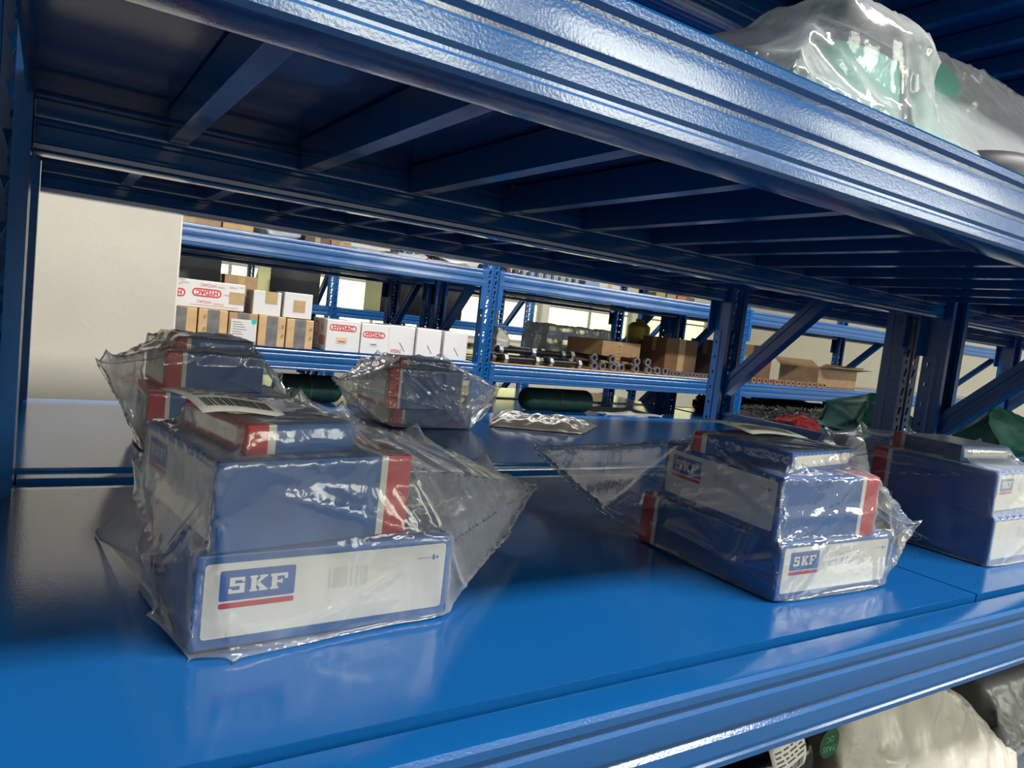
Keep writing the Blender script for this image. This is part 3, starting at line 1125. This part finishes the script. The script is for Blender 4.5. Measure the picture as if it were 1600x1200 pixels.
p.plate([(.016 * math.cos(2 * math.pi * k / 22), .016 * math.sin(2 * math.pi * k / 22)) for k in range(22)], .001, 0)
p.text('QC', -.006, .001, .012, .007, .0013, 1, flip=True)
p.text('PASS', -.010, -.009, .020, .006, .0013, 1, flip=True)
p.build('disc', [QGREEN, mat('pale_green_print', (.1, .4, .2), .5)], t)

# ------------------------------------------------------------------ row across the aisle, left bay
GB = 'brown cartons in the lower row behind the left bags'
ZL = CL + .0006


def brown_box(label, x0, x1, z1, variant):
    w, h, d = x1 - x0, z1 - ZL, .22
    t = thing('brown_carton', label, 'carton', (x0, 3.27, ZL), 0, GB)
    m = MB(); m.box((0, 0, 0), (w, d, h)); bevel(m.build('carton', KRAFTL if variant != 2 else KRAFT, t), .0025, 2)
    e = .0008
    tw = w * .42
    p = Print((0, 0, 0), (1, 0, 0), (0, 0, 1), (0, -1, 0))
    if variant == 1:
        p.plate([(w * .3, h * .28)] + [(w * .3 + tw, h * .28)] + [(w * .3 + tw / 2 + tw / 2 * math.cos(R(a)), h * .99 - 0 * a) for a in (0, 180)], e, 0)
        p.plate([(w * .52 + tw / 2 * math.cos(R(a)), h * .32 + w * .16 * math.sin(R(a))) for a in range(180, 361, 20)], e * 1.4, 0)
    else:
        p.plate([(w * .29, 0.0), (w * .29 + tw, 0.0), (w * .29 + tw, h * .995), (w * .29, h * .995)], e, 0)
    p.build('tape_strip', [GTAPE], t)['label'] = 'grey tape strip down the front'
    if variant == 2:
        q = Print((0, -e, 0), (1, 0, 0), (0, 0, 1), (0, -1, 0))
        q.plate(rrect(w * .07, h * .12, w * .97, h * .80, .002), e, 0)
        for k in range(6):
            q.area([(w * .14, h * (.70 - .075 * k)), (w * (.45 + .06 * (k % 4)), h * (.70 - .075 * k)), (w * (.45 + .06 * (k % 4)), h * (.715 - .075 * k)), (w * .14, h * (.715 - .075 * k))], e * 1.5, 1)
        for k in range(22):
            if k % 3:
                xx = w * (.14 + .018 * k)
                q.area([(xx, h * .18), (xx + w * .008, h * .18), (xx + w * .008, h * .25), (xx, h * .25)], e * 1.5, 1)
        q.build('shipping_label', [PAPER, INK], t)['label'] = 'white printed shipping label'
        q = Print((0, -2 * e, 0), (1, 0, 0), (0, 0, 1), (0, -1, 0))
        q.plate([(w * .87 + .011 * math.cos(k * .35), h * .76 + .011 * math.sin(k * .35)) for k in range(18)], e, 0)
        q.build('round_sticker', [TEAL], t)['label'] = 'small teal round sticker'
    elif variant != 0:
        q = Print((0, 0, 0), (1, 0, 0), (0, 0, 1), (0, -1, 0))
        for cx, cy in ((.84, .62), (.84, .30)) if variant == 3 else ((.15, .70), (.15, .32)):
            for s in (0, .045):
                q.area([(w * (cx + s), h * cy), (w * (cx + s + .02), h * cy), (w * (cx + s + .07), h * (cy + .13)), (w * (cx + s + .05), h * (cy + .13))], e * .5, 0)
        q.build('print_mark', [INK], t)
    return t


brown_box('leftmost brown carton with grey tape beside the white column', .392, .530, ZL + .137, 0)
brown_box('brown carton with a rounded grey tape end, second from the column', .536, .652, ZL + .137, 1)
brown_box('brown carton bearing a white shipping label and teal sticker', .657, .775, ZL + .134, 2)
brown_box('brown carton with grey tape right of the shipping label carton', .781, .896, ZL + .133, 3)
brown_box('rightmost brown carton with grey tape beside the white cubes', .902, 1.022, ZL + .130, 3)


def hy_print(p, x, y, w, h, e, mi, flip=False):
    p.ring(x, y, x + w, y + h, h * .48, h * .15, e, mi)
    p.text('HYDAC', x + w * .12, y + h * .2, w * .76, h * .6, e, mi, bold=.035, flip=flip)


t = thing('white_carton', 'long white carton with upside-down red lettering lying on brown cartons', 'carton', (.30, 3.275, ZL + .1385), R(.0))
w, h, d = .415, .115, .2
m = MB(); m.box((0, 0, 0), (w, d, h)); bevel(m.build('carton', HWHITE, t), .004, 2)
p = Print((0, 0, 0), (1, 0, 0), (0, 0, 1), (0, -1, 0))
e = .0006
hy_print(p, .205, .048, .115, .034, e, 0, True)
hy_print(p, .065, .040, .115, .034, e, 0, True)
for x, y, s in ((.235, .090, .062), (.225, .022, .055), (.12, .088, .04), (.145, .108, .03), (.30, .090, .03), (.325, .060, .035), (.29, .018, .04), (.35, .095, .03), (.16, .096, .03), (.39, .1, .02)):
    p.text('HYDAC', x, y, s, s * .2, e, 0, flip=True)
p.area([(.2, .012), (.39, .012), (.39, .0135), (.2, .0135)], e, 0)
p.build('red_print', [HRED], t)
p = Print((0, 0, 0), (1, 0, 0), (0, 0, 1), (0, -1, 0))
p.plate([(.352, .030), (.413, .030), (.413, .080), (.352, .080)], .001, 0)
p.build('tape_patch', [BTAPE], t)['label'] = 'brown tape patch at the end'
p = Print((w, 0, 0), (0, 1, 0), (0, 0, 1), (1, 0, 0))
p.plate([(0, .01), (d, .01), (d, h - .01), (0, h - .01)], .001, 0); p.build('end_panel', [KRAFT], t)

for (lab, x0, w, h, tx, px) in (('small white carton with a brown tape square, left of the pair', .752, .118, .105, .050, -.0), ('small white carton with a centred brown tape square, right of the pair', .884, .125, .112, .042, 0)):
    t = thing('white_carton', lab, 'carton', (x0 - .0, 3.28, ZL + .1342), R(-2), 'white cartons stacked on the brown cartons')
    m = MB(); m.box((0, 0, 0), (w, .17, h)); bevel(m.build('carton', HWHITE, t), .003, 2)
    p = Print((0, 0, 0), (1, 0, 0), (0, 0, 1), (0, -1, 0))
    zt = h if tx == .05 else h * .72
    p.plate([(tx, zt - .052), (tx + .052, zt - .052), (tx + .052, zt), (tx, zt)], .001, 0)
    p.build('tape_patch', [BTAPE], t)['label'] = 'brown tape square'
    p = Print((0, .17, 0), (0, -1, 0), (0, 0, 1), (-1, 0, 0))
    for k in range(3):
        p.text('HYDAC', .02, h * (.25 + .25 * k), .07, .014, .0006, 0)
    p.build('red_print', [HRED], t)

CUBES = [(1.085, .162, .146, 1), (1.252, .140, .143, 2), (1.394, .137, .146, 3), (1.539, .135, .146, 0), (1.690, .135, .142, 0)]
CLAB = ['white carton cube nearest the brown cartons, with red lettering and an orange label', 'white carton cube with low red lettering and a white sticker', 'plain white carton cube with a red print line low on it', 'plain white carton cube, second from the perforated post', 'plain white carton cube next to the perforated post']
for (x0, w, h, v), lab in zip(CUBES, CLAB):
    t = thing('white_carton', lab, 'carton', (x0, 3.275 + .01 * (v == 3), ZL), R(random.uniform(-1.5, 1.5)), 'white carton cubes in a row')
    m = MB(); m.box((0, 0, 0), (w, .2, h)); bevel(m.build('carton', HWHITE, t), .003, 2)
    e = .0006
    p = Print((0, 0, 0), (1, 0, 0), (0, 0, 1), (0, -1, 0))
    if v == 1:
        hy_print(p, w * .08, h * .66, w * .80, h * .20, e, 0)
    elif v == 2:
        hy_print(p, w * .06, h * .54, w * .80, h * .21, e, 0)
    elif v == 3:
        p.text('HYDAC', w * .12, h * .10, w * .4, h * .12, e, 0, bold=.02)
    if v in (1, 2, 3):
        p.build('red_print', [HRED], t)
    if v in (1, 2):
        p = Print((0, 0, 0), (1, 0, 0), (0, 0, 1), (0, -1, 0))
        p.plate([(w * .30, h * .27), (w * .62, h * .27), (w * .62, h * (.46 if v == 1 else .40)), (w * .30, h * (.46 if v == 1 else .40))], .0008, 0)
        p.area([(w * .36, h * .31), (w * .56, h * .31), (w * .56, h * .34), (w * .36, h * .34)], .001, 1)
        p.build('sticker', [mat('peach_label', (.75, .5, .32), .6) if v == 1 else PAPER, INK], t)
    else:
        p = Print((0, 0, 0), (1, 0, 0), (0, 0, 1), (0, -1, 0))
        p.area([(w * .42, h * .45), (w * .45, h * .45), (w * .66, h * .16), (w * .64, h * .16)], e, 0)
        p.build('dark_scuff', [INK], t)
    if v == 1:
        p = Print((0, .2, 0), (0, -1, 0), (0, 0, 1), (-1, 0, 0))
        p.ring(.02, h * .42, .085, h * .92, .03, .007, e, 0)
        p.text('HYDAC', .115, h * .22, .06, h * .2, e, 0, bold=.03)
        p.ring(.108, h * .18, .182, h * .46, .012, .004, e, 0)
        for k in range(4):
            p.area([(.12, h * (.62 + .06 * k)), (.16, h * (.62 + .06 * k)), (.16, h * (.64 + .06 * k)), (.12, h * (.64 + .06 * k))], e, 0)
        p.build('side_print', [HRED], t)
    m = MB(); m.box((w * .49, .006, h), (w * .51, .194, h + .0006)); m.build('tape_seam', BTAPE, t)

# grey sheet draped behind the long carton
lump('plastic_sheet', 'grey plastic sheet draped behind the long white carton', 'sheet', [(.30, 3.50, ZL), (.75, 3.50, ZL), (.30, 3.80, ZL), (.75, 3.80, ZL), (.34, 3.55, 1.45), (.40, 3.75, 1.46), (.62, 3.55, 1.36), (.72, 3.6, 1.30)], GREYPOLY, 51, ZL, edge=.02, boxes=[obb(.33, 3.53, ZL, 0, .2, .25, .3)], slack=.03)

# ------------------------------------------------------------------ cartons and bags on the upper level of the left bay
ZU = CU + .0006


def simple_carton(label, x0, y0, z0, w, d, h, m_, yaw=0, tape=True, group=None, name='brown_carton', open_=False, seam=None):
    t = thing(name, label, 'carton', (x0, y0, z0), R(yaw), group)
    m = MB()
    if open_:
        k = .004
        m.box((0, 0, 0), (w, d, k)); m.box((0, 0, k), (w, k, h)); m.box((0, d - k, k), (w, d, h)); m.box((0, k, k), (k, d - k, h)); m.box((w - k, k, k), (w, d - k, h))
    else:
        m.box((0, 0, 0), (w, d, h))
    bevel(m.build('carton', m_, t), .003, 2)
    if tape and not open_:
        m = MB(); m.box((-.0008, d * .42, h * .6), (w + .0008, d * .58, h + .0008)); m.build('tape_strip', BTAPE, t)
        m = MB(); m.box((w * .40, -.0008, 0.002), (w * .60, 0, h)); m.build('tape_strip', BTAPE, t)
    if open_:
        for nm, pts in (('front_flap', [(0, 0, h), (w, 0, h), (w, -d * .35, h + .02), (0, -d * .35, h + .02)]), ('side_flap', [(w, 0, h), (w, d, h), (w + w * .18, d, h + .03), (w + w * .18, 0, h + .03)]), ('back_flap', [(0, d, h), (w, d, h), (w, d * 1.2, h + .05), (0, d * 1.2, h + .05)])):
            m = MB(); m.mesh(pts + [(x, y, z + .004) for x, y, z in pts], [(0, 1, 2, 3), (7, 6, 5, 4), (0, 4, 5, 1), (1, 5, 6, 2), (2, 6, 7, 3), (3, 7, 4, 0)])
            m.build(nm, m_, t)
    return t


simple_carton('brown carton above the left beam next to the column', .36, 3.40, ZU, .26, .3, .22, KRAFT)
simple_carton('light yellowish carton above the left beam', .63, 3.42, ZU, .13, .25, .16, mat('buff_carton', (.62, .42, .14), .6, var=.1))
lump('plastic_wrap', 'thin clear wrap trailing along the upper beam at left', 'wrap', block(.40, .74, 3.30, 3.40, ZU, ZU + .028), CLOUDYPOLY, 61, ZU, edge=.014, amp=.008, freq=60)
lump('wrapped_part', 'grey-white bag with a rounded end on the upper level', 'bag', block(.80, .95, 3.35, 3.6, ZU, ZU + .11), CLOUDYPOLY, 62, ZU, edge=.02)
simple_carton('reddish brown carton on the upper level, left of its pair', .985, 3.40, ZU, .12, .25, .14, KRAFTD, group='reddish cartons on the upper level')
simple_carton('reddish brown carton on the upper level, right of its pair', 1.112, 3.41, ZU, .10, .25, .13, KRAFT, group='reddish cartons on the upper level')
lump('bubble_wrap', 'crumpled bubble wrap bundle on the upper level mid bay', 'wrap', block(1.43, 1.60, 3.36, 3.5, ZU, ZU + .05), CLOUDYPOLY, 63, ZU, edge=.015, amp=.01, freq=70)
m = MB(); m.box((0, 0, 0), (.30, .2, .004)); tag(m.build('card_sheet', KRAFTL, None, (1.20, 3.30, ZU), (0, 0, R(4))), 'loose buff cardboard sheet lying flat on the upper level', 'cardboard')
m = MB(); m.box((0, 0, 0), (.14, .12, .003)); tag(m.build('paper_sheet', PAPER, None, (1.70, 3.30, ZU + .003), (R(14), R(-6), R(12))), 'white paper sheet tilted up near the perforated post', 'paper')
m = MB(); m.box((0, 0, 0), (.22, .18, .004)); tag(m.build('card_sheet', KRAFTL, None, (1.56, 3.29, ZU), (0, 0, R(-6))), 'buff card under the white paper on the upper level', 'cardboard')

# ------------------------------------------------------------------ middle bay: card base, bolts, nuts, cartons
m = MB(); m.box((0, 0, 0), (1.70, .42, .003))
tag(m.build('card_sheet', KRAFTL, None, (2.00, 3.285, ZL)), 'long brown cardboard sheet under the black bolts', 'cardboard')
ZR = ZL + .0032


def bolt(label, p, ang, L, r, group, ring=True):
    t = thing('stud_bolt', label, 'bolt', p, ang, group)
    m = MB()
    n = int(L / .012)
    prof = []
    for k in range(n):
        prof += [(k * L / n, r), ((k + .5) * L / n, r * .9)]
    prof.append((L, r))
    seg = 12
    vs = [(x, rr * math.cos(2 * math.pi * j / seg), rr * math.sin(2 * math.pi * j / seg)) for x, rr in prof for j in range(seg)]
    N = len(prof)
    m.mesh(vs, [(k * seg + j, k * seg + (j + 1) % seg, (k + 1) * seg + (j + 1) % seg, (k + 1) * seg + j) for k in range(N - 1) for j in range(seg)] + [tuple(range(seg)), tuple((N - 1) * seg + j for j in range(seg))[::-1]])
    m.build('shaft', BLACKM, t, smooth=30)
    for x0 in ((0.012, L - .034) if ring else (-.002,)):
        m = MB(); m.tube((x0, 0, 0), (x0 + .022, 0, 0), r * 1.7, r * .92, 6); m.build('hex_nut', NUTM, t)
    return t


GBL = 'black stud bolts lying sideways by the perforated post'
k = 0
first = None
for lay, (yy, zz, xs) in enumerate(((3.315, .026, (2.06, 2.36)), (3.375, .026, (2.02, 2.33)), (3.44, .026, (2.05, 2.38)), (3.345, .070, (2.04, 2.26)), (3.41, .070, (2.10, 2.36)))):
    for x in xs:
        L = .25
        if first is None:
            first = bolt('black stud bolt with grey hex nuts lying sideways in a pile by the perforated post', (x, yy, ZR + zz), 0, L, .0155, GBL)
        else:
            o = copy_tree(first)
            o.location = (x, yy, ZR + zz)
            o.rotation_euler = (0, 0, R(random.uniform(-5, 5)))
GBR = 'stud bolts lying end-on along the card sheet'
first = None
for x in (2.70, 2.775, 2.85, 2.915, 3.03, 3.14, 3.205, 3.275):
    p = (x, 3.31 + random.uniform(0, .02), ZR + .0265)
    if first is None:
        first = bolt('stud bolt lying end-on, its large hex nut facing the aisle', p, R(90), .20, .0155, GBR, False)
    else:
        o = copy_tree(first)
        o.location = p
        o.rotation_euler = (random.uniform(0, 1), 0, R(90 + random.uniform(-6, 6)))
for x in (2.74, 2.88, 3.08, 3.17):
    o = copy_tree(first)
    o.location = (x, 3.37, ZR + .070)
    o.rotation_euler = (.3, 0, R(90 + random.uniform(-6, 6)))
GBS = 'small stud bolts at the right end of the card sheet'
first = None
for kx in range(11):
    p = (3.325 + .0335 * kx, 3.31 + random.uniform(0, .01), ZR + .0165)
    if first is None:
        first = bolt('small stud bolt lying end-on with a little grey hex nut', p, R(90), .12, .0095, GBS, False)
    else:
        o = copy_tree(first)
        o.location = p
        o.rotation_euler = (random.uniform(0, 1), 0, R(90 + random.uniform(-4, 4)))
t = simple_carton('big brown carton standing behind the stud bolts', 2.90, 3.50, ZR, .38, .30, .175, KRAFT, yaw=10, tape=False)
m = MB(); m.box((.14, -.0008, .0), (.19, 0, .175)); m.build('tape_strip', BTAPE, t)
p = Print((0, 0, 0), (1, 0, 0), (0, 0, 1), (0, -1, 0))
for k, y in enumerate((.03, .075, .12)):
    p.ring(.15, y, .18, y + .03, .003, .004, .0012, 0)
p.build('handling_mark', [INK], t)
lump('plastic_bundle', 'cloudy plastic bundle leaning behind the brown carton and bolts', 'bundle', block(2.83, 3.40, 4.0, 4.3, 1.1176, 1.385, .92), film_mat('cloudy_film', .85, rough=.15, white=(.9, .9, .85)), 71, 1.1176, edge=.02, amp=.014, freq=25, slack=.05)
lump('plastic_bag', 'small cloudy bag between the bolts and the brown carton', 'bag', block(2.62, 2.74, 3.44, 3.54, ZR, ZR + .055), CLOUDYPOLY, 72, ZR, edge=.012)
lump('white_rag', 'scrap of white paper lying on the pile of stud bolts', 'paper', block(2.20, 2.36, 3.40, 3.46, ZR + .088, ZR + .10, .7), PAPER, 73, ZR + .088, edge=.012)
lump('wrapped_part', 'cream wrapped part tied up just right of the perforated post', 'parcel', block(2.125, 2.215, 3.49, 3.60, ZR, 1.33, .7), WHITEBAG, 74, ZR, edge=.018, amp=.014)
simple_carton('dark brown carton at the right end of the middle bay', 3.535, 3.60, ZL, .30, .24, .24, KRAFTD)
t = thing('yellow_drum', 'yellow plastic drum with a black ring mark behind the bolts', 'drum', (3.74, 4.12, ZL))
m = MB(); m.cyl((0, 0, 0), (0, 0, .30), .085, 24); m.cyl((0, 0, .30), (0, 0, .33), .085, 24, r1=.05); bevel(m.build('body', YELLOW, t, smooth=40), .004)
m = MB(); m.cyl((0, 0, .33), (0, 0, .355), .03, 16); m.build('cap', YELLOW, t)
m = MB(); m.tube((-.028, -.083, .16), (-.030, -.0875, .16), .034, .026, 24); m.build('ring_mark', INK, t)

# upper level of the middle bay: bushings, grey box, beige box
GBU = 'metal bushings in a row on the upper beam'
BRM = mat('brown_metal', (.16, .085, .05), .5, .2)
BUSH = mat('grey_bushing', (.35, .34, .34), .4, .5)
for k in range(10):
    t = thing('metal_bushing', ('brown rusty bushing standing in the row on the upper beam' if k < 2 else 'grey metal bushing standing in the row on the upper beam'), 'bushing', (2.09 + .052 * k, 3.40, ZU), 0, GBU)
    m = MB(); m.tube((0, 0, 0), (0, 0, .045), .019, .011, 20); m.build('sleeve', BRM if k < 2 else BUSH, t, smooth=50)
    m = MB(); m.tube((0, 0, .045), (0, 0, .052), .022, .011, 20); m.build('flange', BRM if k < 2 else BUSH, t, smooth=50)
simple_carton('grey-blue carton right of the bushings on the upper beam', 2.615, 3.38, ZU, .10, .2, .06, mat('greyblue_card', (.25, .33, .42), .6), tape=False, name='small_carton')
simple_carton('cream carton right of the grey-blue carton on the upper beam', 2.725, 3.39, ZU, .165, .2, .058, mat('cream_card', (.62, .58, .48), .6), name='small_carton')
for k, (x, m_) in enumerate(((3.40, YELLOW), (3.50, KRAFT), (3.60, mat('orange_card', (.55, .20, .06), .6)), (3.68, KRAFTD))):
    simple_carton(['small yellow box on the far upper level', 'small brown box beside the yellow box, far upper level', 'small orange box on the far upper level', 'small dark brown box at the end of the far upper level'][k], x, 3.62, ZU, .085, .1, .05, m_, tape=False, name='small_carton')

# dark green rolls on the low level
def roll(label, x0, x1, y, r, z):
    t = thing('webbing_roll', label, 'roll', (x0, y, z))
    m = MB()
    L = x1 - x0
    prof = []
    for a in np.linspace(0, 90, 7):
        prof.append((r * .8 * (1 - math.cos(R(a))), r * math.sin(R(a))))
    n = 40
    for k in range(n + 1):
        x = r * .8 + (L - 1.6 * r) * k / n
        prof += [(x, r), (x + (L - 1.6 * r) / n * .5, r * .965)]
    for a in np.linspace(90, 0, 7):
        prof.append((L - r * .8 * (1 - math.cos(R(a))), r * math.sin(R(a))))
    seg = 26
    vs = [(x, rr * math.cos(2 * math.pi * j / seg), r + rr * math.sin(2 * math.pi * j / seg)) for x, rr in prof for j in range(seg)]
    N = len(prof)
    m.mesh(vs, [(k * seg + j, k * seg + (j + 1) % seg, (k + 1) * seg + (j + 1) % seg, (k + 1) * seg + j) for k in range(N - 1) for j in range(seg)])
    m.build('roll', GREENROLL, t, smooth=80)
    m = MB(); m.cyl((L / 2 - .004, 0, r), (L / 2 + .004, 0, r), r * 1.012, 26, caps=False); m.build('tie_band', INK, t, smooth=80)
    return t


roll('dark green ribbed roll lying on the low level behind the packet', 2.29, 2.80, 3.43, .066, CB)
roll('dark green roll half hidden between the two back bags', .90, 1.24, 3.43, .066, CB)
lump('plastic_sheet', 'white plastic sheet lying right of the dark green roll', 'sheet', block(2.86, 3.35, 3.35, 3.7, CB, CB + .035), PAPER, 75, CB, edge=.02, amp=.008)

# ------------------------------------------------------------------ right bay across the aisle
t = simple_carton('open brown carton with raised flaps in the right bay', 4.98, 3.42, ZL, .56, .34, .14, KRAFT, yaw=4, open_=True)
simple_carton('tall dark brown carton behind the diagonal brace', 4.02, 3.55, ZL, .56, .3, .26, KRAFTD)
GW = 'hollow brown wooden blocks along the right beam'
m = MB()
m.tube((0, 0, 0), (0, .05, 0), .024, .011, 4)
wm = m.me('block', mat('brown_wood', (.25, .13, .07), .7, var=.2, vscale=40))
for k in range(14):
    o = link('wooden_block', wm, None, (4.10 + .062 * k, 3.30 + .006 * (k % 2), ZL + .0172), (0, R(45), 0))
    tag(o, 'hollow brown wooden block in the row along the right beam', 'wood block', GW)
lump('wrapped_bundle', 'long black plastic-wrapped bundle under the right beam', 'bundle', block(4.02, 5.35, 3.33, 3.75, CB, CB + .145, .92), BLACKWRAP, 81, CB, edge=.03, amp=.012, freq=20)

# ------------------------------------------------------------------ back shelf, next bay: red cloth and green covers
lump('red_rag', 'crumpled red cloth on the back shelf beside the blue frame', 'cloth', block(1.985, 2.13, 1.42, 1.52, 1.101, 1.178, .6), REDCLOTH, 91, 1.101, edge=.008, amp=.014, freq=60, slack=.08)
lump('green_cover', 'green cloth cover bulging between the two blue frames', 'cover', [(2.37, 1.40, 1.101), (2.72, 1.36, 1.101), (2.37, 1.62, 1.101), (2.37, 1.46, 1.175), (2.40, 1.6, 1.22), (2.45, 1.42, 1.22), (2.72, 1.62, 1.101), (2.42, 1.46, 1.235), (2.50, 1.5, 1.268), (2.62, 1.5, 1.27), (2.70, 1.48, 1.22)], GREENCLOTH, 92, 1.101, edge=.014, amp=.012, freq=28, slack=.05, grav=.0003)
lump('green_cover', 'green cloth cover at the right edge behind the diagonal brace', 'cover', [(2.66, 1.10, 1.101), (3.35, 1.10, 1.101), (2.66, 1.34, 1.101), (3.35, 1.34, 1.101), (2.72, 1.2, 1.245), (2.84, 1.24, 1.278), (3.0, 1.24, 1.25), (3.28, 1.2, 1.19)], GREENCLOTH, 93, 1.101, edge=.016, amp=.012, freq=28, slack=.05, grav=.0003)

# ------------------------------------------------------------------ stock on the distant rows; upper dark crates added to cut the window glow
far = [('wide black crate added to darken the distant row behind the diagonal braces', 2.42, 5.95, 1.3006, .80, .4, .52, BLACKWRAP), ('dark grey crate added to darken the left end of the distant row', .12, 5.95, 1.3006, .55, .4, .45, GREYWRAP), ('black crate added to block window light beside the dark grey crate on the distant row', .75, 5.95, 1.3006, .36, .4, .42, BLACKWRAP), ('dark tall crate added to block light on the distant row nearing the window gap', 1.48, 5.95, 1.3006, .40, .4, .40, BLACKWRAP), ('dark crate low on the distant row behind the white cubes', .5, 5.95, .8506, .9, .4, .34, GREYWRAP),
       ('brown carton on the distant row, left of its window gap', 1.15, 6.0, 1.3006, .25, .3, .16, KRAFT), ('red tool case on the second row behind the white cubes', 1.30, 4.10, 1.1176, .22, .2, .10, mat('dark_red_plastic', (.28, .02, .02), .4)),
       ('white carton lying low on the second row behind the cubes', .96, 4.12, 1.1176, .26, .2, .08, HWHITE), ('brown carton at the right end of the distant row', 4.7, 6.0, .8506, .4, .35, .28, KRAFT),
       ('dark carton on the distant row near the middle', 3.2, 6.0, .8506, .45, .35, .24, KRAFTD), ('buff carton on the distant row beside the dark carton', 2.3, 6.0, .8506, .35, .35, .2, KRAFTL)]
for lab, x, y, z, w, d, h, m_ in far:
    simple_carton(lab, x, y, z, w, d, h, m_, name='stored_carton', tape=m_ in (KRAFT, KRAFTL, KRAFTD))
